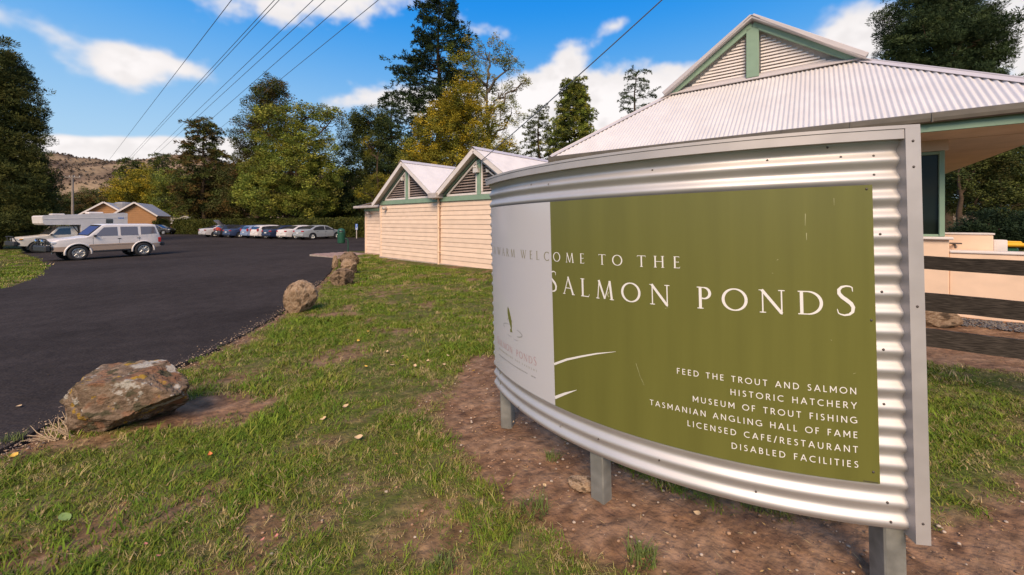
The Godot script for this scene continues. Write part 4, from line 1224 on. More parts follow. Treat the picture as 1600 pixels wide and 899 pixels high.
# ------------------------------------------------------------------ lettering: strokes laid on the curved panel
func arc(cx: float, cy: float, rx: float, ry: float, a0: float, a1: float, thin: float, thick: float, n := 14) -> Array:
	var o := []
	for i in n + 1:
		var a := deg_to_rad(lerpf(a0, a1, float(i) / n))
		o.append([cx + rx * cos(a), cy + ry * sin(a), lerpf(thin, thick, absf(cos(a)))])
	return o
func serif_glyph(ch: String) -> Array:   # [advance, strokes]; cap height 1
	var T := 0.118; var N := 0.052
	var sf := func(x: float, y: float, w := 0.13) -> Array:
		var yy := 0.017 if y < 0.5 else 0.983
		return [[x - w, yy, 0.034], [x, yy, 0.05], [x + w, yy, 0.034]]
	match ch:
		"A": return [0.86, [[[0.10, 0.0, N], [0.43, 1.0, N]], [[0.40, 1.02, T * 0.8], [0.76, 0.0, T]], [[0.21, 0.36, 0.045], [0.64, 0.36, 0.045]], sf.call(0.10, 0, 0.09), sf.call(0.77, 0, 0.11)]]
		"W": return [1.22, [[[0.10, 1.0, T], [0.38, 0.0, T * 0.8]], [[0.38, 0.0, N], [0.62, 0.97, N]], [[0.56, 1.0, T], [0.84, 0.0, T * 0.8]], [[0.84, 0.0, N], [1.12, 1.0, N]], sf.call(0.10, 1, 0.1), sf.call(0.56, 1, 0.1), sf.call(1.12, 1, 0.1)]]
		"R": return [0.80, [[[0.17, 0, T], [0.17, 1, T]], [[0.17, 0.975, N], [0.30, 0.975, N]] , arc(0.30, 0.735, 0.225, 0.24, 90, -90, N, T), [[0.17, 0.495, N], [0.30, 0.495, N]], [[0.34, 0.50, T * 0.8], [0.78, 0.0, T]], sf.call(0.17, 0), sf.call(0.14, 1, 0.09), sf.call(0.80, 0, 0.07)]]
		"M": return [1.10, [[[0.14, 0.0, N], [0.24, 1.0, N]], [[0.22, 1.0, T], [0.56, 0.02, T * 0.8]], [[0.56, 0.02, N], [0.86, 1.0, N]], [[0.86, 1.0, T], [0.97, 0.0, T]], sf.call(0.14, 0, 0.1), sf.call(0.97, 0, 0.12)]]
		"E": return [0.60, [[[0.17, 0, T], [0.17, 1, T]], [[0.08, 0.976, 0.046], [0.52, 0.976, 0.046]], [[0.17, 0.52, 0.046], [0.46, 0.52, 0.046]], [[0.08, 0.024, 0.046], [0.54, 0.024, 0.046]], [[0.51, 1.0, 0.03], [0.52, 0.88, 0.02]], [[0.46, 0.58, 0.03], [0.46, 0.46, 0.03]], [[0.53, 0.0, 0.03], [0.57, 0.14, 0.02]]]]
		"L": return [0.60, [[[0.17, 0, T], [0.17, 1, T]], sf.call(0.17, 1), [[0.06, 0.024, 0.046], [0.56, 0.024, 0.046]], [[0.55, 0.0, 0.03], [0.60, 0.16, 0.02]]]]
		"C": return [0.90, [arc(0.50, 0.5, 0.44, 0.475, 50, 310, N, T, 22), [[0.80, 0.94, 0.03], [0.79, 0.76, 0.02]], [[0.80, 0.06, 0.03], [0.80, 0.22, 0.02]]]]
		"O": return [1.06, [arc(0.52, 0.5, 0.45, 0.475, 0, 360, N, T, 30)]]
		"T": return [0.80, [[[0.40, 0, T], [0.40, 1, T]], [[0.04, 0.976, 0.046], [0.76, 0.976, 0.046]], [[0.05, 1.02, 0.03], [0.03, 0.86, 0.02]], [[0.75, 1.0, 0.03], [0.78, 0.86, 0.02]], sf.call(0.40, 0)]]
		"H": return [0.98, [[[0.17, 0, T], [0.17, 1, T]], [[0.79, 0, T], [0.79, 1, T]], [[0.17, 0.52, 0.046], [0.79, 0.52, 0.046]], sf.call(0.17, 0), sf.call(0.17, 1), sf.call(0.79, 0), sf.call(0.79, 1)]]
		"N": return [1.02, [[[0.16, 0.0, N], [0.16, 1.0, N]], [[0.13, 1.0, T], [0.86, 0.0, T]], [[0.86, -0.04, N], [0.86, 1.0, N]], sf.call(0.16, 0, 0.12), sf.call(0.86, 1, 0.12), [[0.02, 0.985, 0.03], [0.16, 0.985, 0.03]]]]
		"P": return [0.66, [[[0.17, 0, T], [0.17, 1, T]], [[0.10, 0.976, 0.046], [0.32, 0.976, 0.046]], arc(0.32, 0.72, 0.245, 0.255, 90, -110, N, T), sf.call(0.17, 0), sf.call(0.12, 1, 0.09)]]
		"D": return [0.98, [[[0.19, 0, T], [0.19, 1, T]], [[0.06, 0.976, 0.046], [0.40, 0.976, 0.046]], [[0.06, 0.024, 0.046], [0.40, 0.024, 0.046]], arc(0.40, 0.5, 0.49, 0.476, 90, -90, 0.046, T, 20)]]
		"S": return [0.62, [[[0.50, 0.80, 0.02], [0.49, 0.93, 0.035], [0.42, 0.965, 0.045], [0.32, 0.975, 0.052], [0.20, 0.94, 0.075], [0.125, 0.85, 0.095], [0.13, 0.73, 0.105], [0.21, 0.62, 0.115], [0.33, 0.52, 0.12], [0.45, 0.41, 0.115], [0.51, 0.29, 0.105], [0.49, 0.14, 0.09], [0.40, 0.055, 0.07], [0.27, 0.025, 0.052], [0.16, 0.05, 0.042], [0.10, 0.09, 0.035], [0.07, 0.22, 0.02]]]]
	return [0.4, []]
func sans_glyph(ch: String) -> Array:
	var k := 0.125
	var ln := func(a: float, b: float, c: float, d: float) -> Array: return [[a, b, k], [c, d, k]]
	match ch:
		"A": return [0.86, [ln.call(0.06, 0, 0.43, 1), ln.call(0.43, 1, 0.80, 0), ln.call(0.2, 0.33, 0.66, 0.33)]]
		"B": return [0.66, [ln.call(0.12, 0, 0.12, 1), ln.call(0.1, 0.94, 0.32, 0.94), ln.call(0.1, 0.53, 0.34, 0.53), ln.call(0.1, 0.06, 0.34, 0.06), arc(0.32, 0.735, 0.19, 0.205, 90, -90, k, k, 10), arc(0.34, 0.295, 0.22, 0.235, 90, -90, k, k, 10)]]
		"C": return [0.86, [arc(0.52, 0.5, 0.45, 0.44, 52, 308, k, k, 18)]]
		"D": return [0.88, [ln.call(0.12, 0, 0.12, 1), ln.call(0.1, 0.94, 0.34, 0.94), ln.call(0.1, 0.06, 0.34, 0.06), arc(0.34, 0.5, 0.44, 0.44, 90, -90, k, k, 16)]]
		"E": return [0.60, [ln.call(0.12, 0, 0.12, 1), ln.call(0.1, 0.94, 0.54, 0.94), ln.call(0.1, 0.52, 0.50, 0.52), ln.call(0.1, 0.06, 0.55, 0.06)]]
		"F": return [0.56, [ln.call(0.12, 0, 0.12, 1), ln.call(0.1, 0.94, 0.52, 0.94), ln.call(0.1, 0.52, 0.48, 0.52)]]
		"G": return [0.94, [arc(0.52, 0.5, 0.45, 0.44, 52, 318, k, k, 18), ln.call(0.86, 0.08, 0.86, 0.46), ln.call(0.60, 0.46, 0.90, 0.46)]]
		"H": return [0.84, [ln.call(0.12, 0, 0.12, 1), ln.call(0.72, 0, 0.72, 1), ln.call(0.12, 0.52, 0.72, 0.52)]]
		"I": return [0.26, [ln.call(0.13, 0, 0.13, 1)]]
		"L": return [0.54, [ln.call(0.12, 0, 0.12, 1), ln.call(0.1, 0.06, 0.50, 0.06)]]
		"M": return [0.98, [ln.call(0.12, 0, 0.12, 1), ln.call(0.12, 0.98, 0.49, 0.28), ln.call(0.49, 0.28, 0.86, 0.98), ln.call(0.86, 0, 0.86, 1)]]
		"N": return [0.88, [ln.call(0.12, 0, 0.12, 1), ln.call(0.12, 0.98, 0.76, 0.02), ln.call(0.76, 0, 0.76, 1)]]
		"O": return [1.00, [arc(0.5, 0.5, 0.44, 0.44, 0, 360, k, k, 24)]]
		"R": return [0.70, [ln.call(0.12, 0, 0.12, 1), ln.call(0.1, 0.94, 0.34, 0.94), ln.call(0.1, 0.47, 0.34, 0.47), arc(0.34, 0.705, 0.2, 0.235, 90, -90, k, k, 10), ln.call(0.34, 0.47, 0.64, 0.0)]]
		"S": return [0.58, [[[0.48, 0.88, k], [0.38, 0.935, k], [0.27, 0.94, k], [0.17, 0.90, k], [0.115, 0.80, k], [0.13, 0.68, k], [0.22, 0.59, k], [0.35, 0.51, k], [0.46, 0.41, k], [0.49, 0.28, k], [0.44, 0.14, k], [0.33, 0.065, k], [0.20, 0.065, k], [0.08, 0.13, k]]]]
		"T": return [0.68, [ln.call(0.34, 0, 0.34, 1), ln.call(0.03, 0.94, 0.65, 0.94)]]
		"U": return [0.84, [ln.call(0.12, 0.36, 0.12, 1), ln.call(0.72, 0.36, 0.72, 1), arc(0.42, 0.36, 0.30, 0.30, 180, 360, k, k, 12)]]
		"Y": return [0.78, [ln.call(0.05, 1, 0.39, 0.46), ln.call(0.73, 1, 0.39, 0.46), ln.call(0.39, 0, 0.39, 0.48)]]
		"/": return [0.44, [ln.call(0.05, -0.08, 0.38, 1.05)]]
	return [0.42, []]
const SIGN_Y0 := 0.23     # height of the sheet's lower edge before the sign's lean
var sign_base := Vector3.ZERO
var ink_layer := 0
func sp(s: float, h: float, dr: float) -> Vector3:   # arc length, height above the sheet's lower edge, metres proud of the crests
	var ph := s / SIGN_R
	var r := SIGN_R + dr
	return W3(SIGN_C.x - r * sin(ph), SIGN_Y0 + h, SIGN_C.y - r * cos(ph)) - sign_base
func ink(m: MB, pts: Array, s0: float, h0: float, sx: float, sy: float, cut := 99.0) -> void:   # one stroke
	ink_layer += 1
	var dr := 0.0056 + 0.00006 * (ink_layer % 14)
	var q := []
	for i in pts.size() - 1:
		var n := maxi(1, int(Vector2(pts[i][0] - pts[i + 1][0], pts[i][1] - pts[i + 1][1]).length() * sy / 0.02))
		for j in n:
			var t := float(j) / n
			q.append([lerpf(pts[i][0], pts[i + 1][0], t), lerpf(pts[i][1], pts[i + 1][1], t), lerpf(pts[i][2], pts[i + 1][2], t)])
	q.append(pts[-1])
	var base := m.v.size()
	for i in q.size():
		var a: Array = q[maxi(i - 1, 0)]; var b: Array = q[mini(i + 1, q.size() - 1)]
		var d := Vector2((b[0] - a[0]) * sx, (b[1] - a[1]) * sy).normalized()
		var nn: Vector2 = Vector2(-d.y, d.x) * float(q[i][2]) * 0.5 * sy
		for e in [1.0, -1.0]:
			m.p(sp(minf(cut, s0 - (q[i][0] * sx + nn.x * e)), h0 + q[i][1] * sy + nn.y * e, dr))
	for i in q.size() - 1:
		var k := base + i * 2
		m.tri(k, k + 1, k + 3); m.tri(k, k + 3, k + 2)
func write(m0: MB, text: String, serif: bool, s0: float, s1: float, h0: float, cap: float, cut := 99.0, big_ends := 1.0, wide := 1.0, each: Material = null, parent: Node = null) -> void:
	# s0 is the left end and s1 the right end; spare room goes between the letters
	var total := 0.0
	var gl := []
	for i in text.length():
		var gph := serif_glyph(text[i]) if serif else sans_glyph(text[i])
		var k := big_ends if text[i] == "S" else 1.0
		gl.append([gph, k])
		total += gph[0] * k
	var room := (s0 - s1) / (cap * wide) - total
	var gap := room / maxf(1.0, text.length() - 1)
	var x := 0.0
	for e in gl:
		var m := MB.new() if each else m0
		for st in e[0][1]:
			ink(m, st, s0 - x * cap * wide, h0, cap * wide * e[1], cap * e[1], cut)
		if each and m.v.size(): put("letter", m.mesh(true), each, parent)
		x += e[0][0] * e[1] + gap
func arc_box(m: MB, s0: float, s1: float, h0: float, h1: float, r0: float, r1: float, n: int) -> void:
	for i in n:
		var a := lerpf(s0, s1, float(i) / n); var b := lerpf(s0, s1, float(i + 1) / n)
		m.quad(sp(b, h0, r1), sp(a, h0, r1), sp(a, h1, r1), sp(b, h1, r1))
		m.quad(sp(a, h0, r0), sp(b, h0, r0), sp(b, h1, r0), sp(a, h1, r0))
		m.quad(sp(b, h1, r1), sp(a, h1, r1), sp(a, h1, r0), sp(b, h1, r0))
		m.quad(sp(b, h0, r0), sp(a, h0, r0), sp(a, h0, r1), sp(b, h0, r1))
	m.quad(sp(s0, h0, r1), sp(s0, h0, r0), sp(s0, h1, r0), sp(s0, h1, r1))
	m.quad(sp(s1, h0, r0), sp(s1, h0, r1), sp(s1, h1, r1), sp(s1, h1, r0))
func arc_plate(m: MB, s0: float, s1: float, h0: float, h1: float, dr: float, n: int) -> void:   # smooth curved face
	for i in n + 1:
		for j in 2: m.p(sp(lerpf(s0, s1, float(i) / n), h0 if j == 0 else h1, dr))
	for i in n:
		var k := i * 2
		m.tri(k, k + 1, k + 3); m.tri(k, k + 3, k + 2)
func build_welcome_sign() -> void:
	var b0 := SIGN_C + Vector2(-sin(0.75), -cos(0.75)) * SIGN_R
	sign_base = W3(b0.x, 0, b0.y)
	var sg := thing("welcome_sign", "curved corrugated iron welcome sign with an olive and white lettered panel", "sign")
	var lean := Basis(Vector3(0, 0, 1), deg_to_rad(1.5))
	var piv := Vector3(0, EYE, 0)
	sg.transform = Transform3D(lean, piv + lean * (sign_base - piv))
	# corrugated sheet
	var m := MB.new()
	var rows := 21 * 10; var cols := 72
	for j in rows + 1:
		var h := 1.60 * j / rows
		var dr := -0.0095 + 0.0095 * cos(TAU * (h - 0.027) / CORR)
		for i in cols + 1: m.p(sp(lerpf(0.360, 2.775, float(i) / cols), h, dr))
	for j in rows:
		for i in cols:
			var a := j * (cols + 1) + i
			m.tri(a, a + cols + 2, a + 1); m.tri(a, a + cols + 1, a + cols + 2)
	put("corrugated_sheet", m.mesh(true), M.galv, sg)
	var bk := MB.new()
	for j in rows + 1:
		var h := 1.60 * j / rows
		var dr := -0.0107 + 0.0095 * cos(TAU * (h - 0.027) / CORR)
		for i in [0, 1]: bk.p(sp(2.774 if i else 2.74, h, dr))
	for j in rows: bk.tri(j * 2, j * 2 + 1, j * 2 + 3); bk.tri(j * 2, j * 2 + 3, j * 2 + 2)
	put("sheet_edge", bk.mesh(true), M.screw, sg)
	# frame
	var t1 := MB.new()
	arc_box(t1, 0.369, 2.78, 1.552, 1.5885, -0.042, 0.026, 60)
	put("top_channel", t1.mesh(), M.channel, sg)
	var t2 := MB.new()
	arc_box(t2, 0.318, 2.785, 1.5905, 1.604, -0.046, 0.029, 60)
	put("top_cap", t2.mesh(), M.channel, sg)
	var e1 := MB.new()
	arc_box(e1, 0.318, 0.3685, -0.022, 1.590, -0.046, 0.030, 3)
	put("end_channel", e1.mesh(), M.channel, sg)
	var e2 := MB.new()
	arc_box(e2, 2.735, 2.785, -0.01, 1.588, -0.075, -0.026, 3)
	put("end_channel", e2.mesh(), M.channel, sg)
	# posts
	for s in [2.66, 1.655, 0.405]:
		var p := MB.new()
		var c := sp(s, 0, -0.068)
		p.cbox(Vector3(c.x, 0.55, c.z), Vector3(0.085, 1.9, 0.085), 0.006, Basis(Vector3.UP, s / SIGN_R - (0.25 if s < 1.0 else 0.0)))
		put("post", p.mesh(), M.post, sg)
	# panels
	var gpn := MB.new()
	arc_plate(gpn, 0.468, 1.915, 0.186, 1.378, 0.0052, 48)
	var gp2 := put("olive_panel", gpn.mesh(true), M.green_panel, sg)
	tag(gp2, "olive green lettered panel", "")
	var ge := MB.new()
	arc_box(ge, 0.4685, 1.9145, 0.1865, 1.3775, 0.0012, 0.0050, 48)
	put("panel_backing", ge.mesh(), M.black, sg)
	var wpn := MB.new()
	arc_plate(wpn, 1.915, 2.715, 0.186, 1.378, 0.0052, 32)
	tag(put("white_panel", wpn.mesh(true), M.white_panel, sg), "glossy pale panel with a leaping fish mark", "")
	var we := MB.new()
	arc_box(we, 1.9155, 2.7145, 0.1865, 1.3775, 0.0012, 0.0050, 32)
	put("panel_backing", we.mesh(), M.black, sg)
	# words
	for q in [["A", 2.662, 2.612, 0.053, 0], ["WARM", 2.578, 2.289, 0.053, 0], ["WEL", 2.216, 2.020, 0.053, 0], ["C", 1.978, 1.93, 0.053, 0], ["OME", 1.900, 1.676, 0.054, 1], ["TO", 1.590, 1.455, 0.054, 1], ["THE", 1.382, 1.182, 0.055, 1]]:
		write(null, q[0], true, q[1], q[2], 1.031, q[3], 99.0, 1.0, 1.0, M.ink_olive if q[4] == 0 else M.ink_white, sg)
	write(null, "SALMON", true, 1.945, 1.228, 0.852, 0.097, 1.9145, 1.27, 1.0, M.ink_white, sg)
	write(null, "PONDS", true, 1.118, 0.530, 0.852, 0.098, 99.0, 1.27, 1.0, M.ink_white, sg)
	var rows6 := [["FEED THE TROUT AND SALMON", 1.210, 0.5375], ["HISTORIC HATCHERY", 0.992, 0.479], ["MUSEUM OF TROUT FISHING", 1.145, 0.420], ["TASMANIAN ANGLING HALL OF FAME", 1.337, 0.361], ["LICENSED CAFE/RESTAURANT", 1.170, 0.302], ["DISABLED FACILITIES", 0.993, 0.242]]
	for r in rows6:
		var l := MB.new()
		write(l, r[0], false, r[1], 0.540, r[2], 0.0265)
		put("lettering", l.mesh(true), M.ink_white, sg)
	var sw := MB.new()
	ink(sw, [[0, 0, 0.11], [0.1, 0.45, 0.10], [0.2, 0.80, 0.08], [0.3, 1.12, 0.06], [0.41, 1.40, 0.012]], 1.9145, 0.428, 1.0, 0.115)
	ink(sw, [[0, 0, 0.15], [0.08, 0.42, 0.11], [0.165, 0.82, 0.012]], 1.9145, 0.232, 1.0, 0.115)
	put("curved_stripe", sw.mesh(true), M.ink_white, sg)
	var scr := MB.new()
	for q in [[1.545, 0.874, -0.012, 0.02, 0.010], [1.535, 0.866, 0.012, 0.014, 0.008], [1.40, 0.55, -0.022, -0.07, 0.0022], [1.375, 0.48, -0.012, -0.03, 0.0022], [0.70, 1.27, 0.002, -0.05, 0.003], [0.698, 1.19, 0.0, -0.03, 0.0035], [0.60, 1.33, 0.0, -0.03, 0.002], [0.80, 1.08, 0.006, -0.004, 0.003], [0.82, 1.02, 0.004, 0.003, 0.003], [0.55, 0.62, -0.01, 0.004, 0.002], [1.255, 0.838, -0.02, 0.006, 0.002], [0.62, 0.75, 0.004, 0.004, 0.003]]:
		ink(scr, [[0, 0, q[4]], [-q[2], q[3], q[4] * 0.4]], q[0], q[1], 1.0, 1.0)
	put("scratches", scr.mesh(true), M.scratch, sg)
	var nick := MB.new()
	ink(nick, [[0, 0, 0.004], [0.05, -0.002, 0.003]], 0.525, 0.192, 1.0, 1.0)
	put("torn_edge", nick.mesh(true), M.screw, sg)
	# leaping fish and rings
	var fi := MB.new()
	ink(fi, [[0.00, 0.163, 0.03], [0.004, 0.150, 0.16], [0.010, 0.125, 0.26], [0.022, 0.095, 0.30], [0.034, 0.065, 0.27], [0.042, 0.040, 0.18], [0.046, 0.022, 0.08], [0.040, 0.008, 0.22], [0.030, -0.004, 0.03]].map(func(q): return [q[0], q[1], q[2] * 0.14]), 2.412, 0.518, 1.0, 1.0)
	ink(fi, [[0.018, 0.100, 0.004], [-0.012, 0.070, 0.001]], 2.412, 0.518, 1.0, 1.0)
	ink(fi, [[0.030, 0.090, 0.012], [0.062, 0.070, 0.001]], 2.412, 0.518, 1.0, 1.0)
	ink(fi, [[0.042, 0.020, 0.008], [0.064, -0.006, 0.001]], 2.412, 0.518, 1.0, 1.0)
	put("fish_mark", fi.mesh(true), M.ink_fish, sg)
	var ri := MB.new()
	ink(ri, arc(0.0, 0.0, 0.12, 0.024, 100, 215, 0.001, 0.006, 14), 2.375, 0.540, 1.0, 1.0)
	ink(ri, arc(0.0, 0.0, 0.13, 0.026, -60, 60, 0.001, 0.008, 14), 2.355, 0.526, 1.0, 1.0)
	ink(ri, [[0, 0, 0.001], [0.04, -0.004, 0.004], [0.08, -0.002, 0.001]], 2.44, 0.488, 1.0, 1.0)
	ink(ri, [[0, 0, 0.001], [0.035, -0.003, 0.004], [0.07, 0.0, 0.001]], 2.34, 0.480, 1.0, 1.0)
	put("ripple_mark", ri.mesh(true), M.ink_grey, sg)
	var lo := MB.new()
	write(lo, "SALMON", true, 2.632, 2.358, 0.372, 0.044, 99.0, 1.22)
	write(lo, "PONDS", true, 2.308, 2.072, 0.372, 0.044, 99.0, 1.22)
	put("lettering", lo.mesh(true), M.ink_pink, sg)
	var tg := MB.new()
	write(tg, "AND", false, 2.325, 2.262, 0.335, 0.012)
	write(tg, "GARDENS", false, 2.235, 2.074, 0.335, 0.012)
	var xw := 0.0
	while xw < 0.245:
		ink(tg, [[xw, 0, 0.002], [xw, 0.012, 0.002]], 2.600, 0.335, 1.0, 1.0)
		xw += rng.randf_range(0.006, 0.014)
	put("lettering", tg.mesh(true), M.ink_olive, sg)
	var tl := MB.new()
	var xx := 0.0
	while xx < 0.50:
		var ww := rng.randf_range(0.006, 0.022)
		if xx < 0.42 or xx > 0.455: ink(tl, [[xx, 0, 0.007], [xx + ww, 0, 0.007]], 2.600, 0.296, 1.0, 1.0)
		xx += ww + 0.004
	put("fine_print", tl.mesh(true), M.ink_grey, sg)
	# fixings
	var sc := MB.new()
	sc.lathe([Vector2(0.0005, 0.004), Vector2(0.0035, 0.0035), Vector2(0.0055, 0.001), Vector2(0.0075, 0.0), Vector2(0.0075, -0.003)], 10, Vector3.ZERO)
	var scm := sc.mesh(true)
	for q in [[0.825, 1.503, 0], [0.564, 1.497, 0], [0.613, 1.539, 0], [0.452, 1.494, 0], [0.452, 1.418, 0], [2.10, 1.495, 0], [1.93, 1.482, 0], [1.30, 1.50, 0], [0.487, 1.362, 1], [0.482, 0.838, 1], [0.489, 0.231, 1], [0.44, 0.11, 0], [0.43, 0.034, 0], [0.9, 0.06, 0], [1.3, 0.10, 0], [1.62, 0.10, 0], [1.9, 0.06, 0], [2.3, 0.03, 0], [0.343, 1.54, 2], [0.343, 1.44, 2], [0.343, 0.9, 2], [0.343, 0.06, 2], [0.44, 1.18, 0], [0.44, 0.95, 0], [0.44, 0.72, 0], [0.44, 0.50, 0]]:
		var o := put("screw", scm, M.screw, sg)
		var h: float = q[1]
		var dr := 0.0055 if q[2] == 1 else (0.0305 if q[2] == 2 else -0.0095 + 0.0095 * cos(TAU * (h - 0.027) / CORR) + 0.001)
		o.position = sp(q[0], h, dr)
		var ph: float = q[0] / SIGN_R
		o.basis = Basis(Vector3(cos(ph), 0, -sin(ph)), Vector3(-sin(ph), 0, cos(ph)), Vector3(0, -1, 0)).orthonormalized().scaled(Vector3.ONE * 0.72)
# ------------------------------------------------------------------ fence
func build_fence() -> void:
	var f := thing("rail_fence", "weathered dark timber three rail fence behind the welcome sign", "fence", W3(FENCE_A.x, g(FENCE_A.x, FENCE_A.y), FENCE_A.y), 0.0)
	var y0 := g(FENCE_A.x, FENCE_A.y)
	var ux := Vector3(FENCE_U.x, 0, -FENCE_U.y)
	var drop := -0.075
	var rl := [[1.14, 0.115], [0.80, 0.155], [0.492, 0.152]]
	for k in 3:
		for part in [[-2.2, -0.45], [-0.45, 2.6]]:
			var m := MB.new()
			var n := 24
			var prev := []
			for i in n + 1:
				var t := lerpf(part[0], part[1] - 0.012, float(i) / n)
				var w1 := 0.010 * n_c.get_noise_2d(t * 1.7, k * 9.0) + 0.006 * n_b.get_noise_2d(t * 9.0, k * 5.0 + 2.0)
				var w2 := 0.010 * n_c.get_noise_2d(t * 1.5, k * 9.0 + 50.0)
				var c: Vector3 = ux * t + Vector3(0, rl[k][0] - y0 + drop * t * 0.35, 0)
				var up := Vector3(0, rl[k][1] * 0.5, 0)
				var zz := Vector3(-ux.z, 0, ux.x) * -0.022
				var ring := [c + up + Vector3(0, w1, 0) + zz * 0.7, c + up + Vector3(0, w1 - 0.008, 0) + zz, c - up + Vector3(0, w2 + 0.008, 0) + zz, c - up + Vector3(0, w2, 0) + zz * 0.7, c - up + Vector3(0, w2, 0) - zz, c + up + Vector3(0, w1, 0) - zz]
				if i > 0:
					for q in 6:
						m.quad(prev[q], prev[(q + 1) % 6], ring[(q + 1) % 6], ring[q])
				if i == 0 or i == n:
					m.quad(ring[0], ring[1], ring[2], ring[3]); m.quad(ring[0], ring[3], ring[4], ring[5])
				prev = ring
			put("rail", m.mesh(), M.rail[k], f)
	for t in [-2.1, -0.45, 2.5]:
		var p := MB.new()
		var c: Vector3 = ux * t
		p.cbox(c + Vector3(-ux.z, 0, ux.x) * 0.085 + Vector3(0, 0.42, 0), Vector3(0.13, 1.75, 0.11), 0.012, Basis(Vector3.UP, atan2(-ux.z, ux.x)))
		put("fence_post", p.mesh(), M.rail[1], f)
# ------------------------------------------------------------------ stones
func stone_mesh(sd: int, size: Vector3, rough: float, planes: int, fn_col: Callable, own := [], n := 40) -> ArrayMesh:
	var r := RandomNumberGenerator.new(); r.seed = sd
	var nz := FastNoiseLite.new(); nz.seed = sd; nz.frequency = 1.1; nz.fractal_octaves = 5
	var fine := FastNoiseLite.new(); fine.seed = sd + 1; fine.frequency = 6.0; fine.fractal_octaves = 4
	var pl := []
	for i in planes:
		pl.append([Vector3(r.randfn(), r.randfn() * 0.8, r.randfn()).normalized(), r.randf_range(0.62, 0.9)])
	if own.size():
		pl.clear()
		for q in own: pl.append([Vector3(q[0], q[1], q[2]).normalized(), q[3]])
	var m := MB.new()
	m.use_c = true
	for f in 6:
		var base := m.v.size()
		for j in n + 1:
			for i in n + 1:
				var a := tan((float(i) / n * 2 - 1) * PI / 4); var b := tan((float(j) / n * 2 - 1) * PI / 4)
				var d: Vector3
				match f:
					0: d = Vector3(1, b, -a)
					1: d = Vector3(-1, b, a)
					2: d = Vector3(a, 1, -b)
					3: d = Vector3(a, -1, b)
					4: d = Vector3(a, b, 1)
					_: d = Vector3(-a, b, -1)
				d = d.normalized()
				var rad := 1.0
				for q in pl:
					var k: float = d.dot(q[0])
					if k > 0.05: rad = minf(rad, q[1] / k)
				rad *= 1.0 + rough * nz.get_noise_3dv(d * 1.2) + rough * 0.42 * fine.get_noise_3dv(d)
				var p := d * rad
				m.col = fn_col.call(p, nz, fine)
				m.p(p * size * 0.5)
		for j in n:
			for i in n:
				var a := base + j * (n + 1) + i
				m.tri(a, a + 1, a + n + 2); m.tri(a, a + n + 2, a + n + 1)
	return m.mesh(true)
func lichen_col(p: Vector3, nz: FastNoiseLite, fine: FastNoiseLite) -> Color:
	var f := fine.get_noise_3dv(p * 0.8); var a := nz.get_noise_3dv(p * 1.3 + Vector3(9, 0, 0))
	var c := Color(0.17, 0.115, 0.075).lerp(Color(0.30, 0.21, 0.14), clampf(0.5 + f * 1.4, 0, 1))
	c = c.lerp(Color(0.27, 0.12, 0.06), S(0.16, 0.34, a + 0.2 * f) * 0.6)
	c = c.lerp(Color(0.10, 0.085, 0.05), S(0.15, 0.35, fine.get_noise_3dv(p * 0.45 + Vector3(0, 7, 0))))
	var lc := nz.get_noise_3dv(p * 1.5 + Vector3(0, 3, 4)) + 0.35 * f
	c = c.lerp(Color(0.50, 0.45, 0.37), S(0.24, 0.36, lc + 0.25 * fine.get_noise_3dv(p * 2.5)) * 0.85)
	c = c.lerp(Color(0.40, 0.24, 0.04), S(0.38, 0.46, nz.get_noise_3dv(p * 2.2 + Vector3(20, 3, 4)) + 0.3 * f) * 0.9)
	return c
func sand_col(p: Vector3, nz: FastNoiseLite, fine: FastNoiseLite) -> Color:
	var f := fine.get_noise_3dv(p * 0.8)
	var c := Color(0.36, 0.23, 0.135).lerp(Color(0.50, 0.35, 0.22), clampf(0.5 + f * 1.4, 0, 1))
	return c.lerp(Color(0.17, 0.11, 0.065), S(0.12, 0.34, nz.get_noise_3dv(p * 1.4)))
func brown_col(p: Vector3, nz: FastNoiseLite, fine: FastNoiseLite) -> Color:
	var f := fine.get_noise_3dv(p * 0.8)
	var c := Color(0.22, 0.14, 0.085).lerp(Color(0.36, 0.25, 0.16), clampf(0.5 + f * 1.4, 0, 1))
	return c.lerp(Color(0.10, 0.07, 0.045), S(0.10, 0.34, nz.get_noise_3dv(p * 1.4)))
func rock(label: String, px: float, py: float, w: float, h: float, dp: float, sd: int, fn: Callable, turn: float, tilt := 0.0, sink := 0.12, planes := 9, rough := 0.14, back := 0.0, own := []) -> void:
	var p := gp(px, py)
	var o := put("boulder", stone_mesh(sd, Vector3(w, h * 1.16, dp), rough, planes, fn, own, 110 if own.size() else 46), M.stone)
	var d := p.y + dp * 0.35 + back
	o.position = on(gx(px, d), d, h * 0.5 - h * sink)
	o.rotation = Vector3(0, turn, tilt)
	tag(o, label, "boulder")
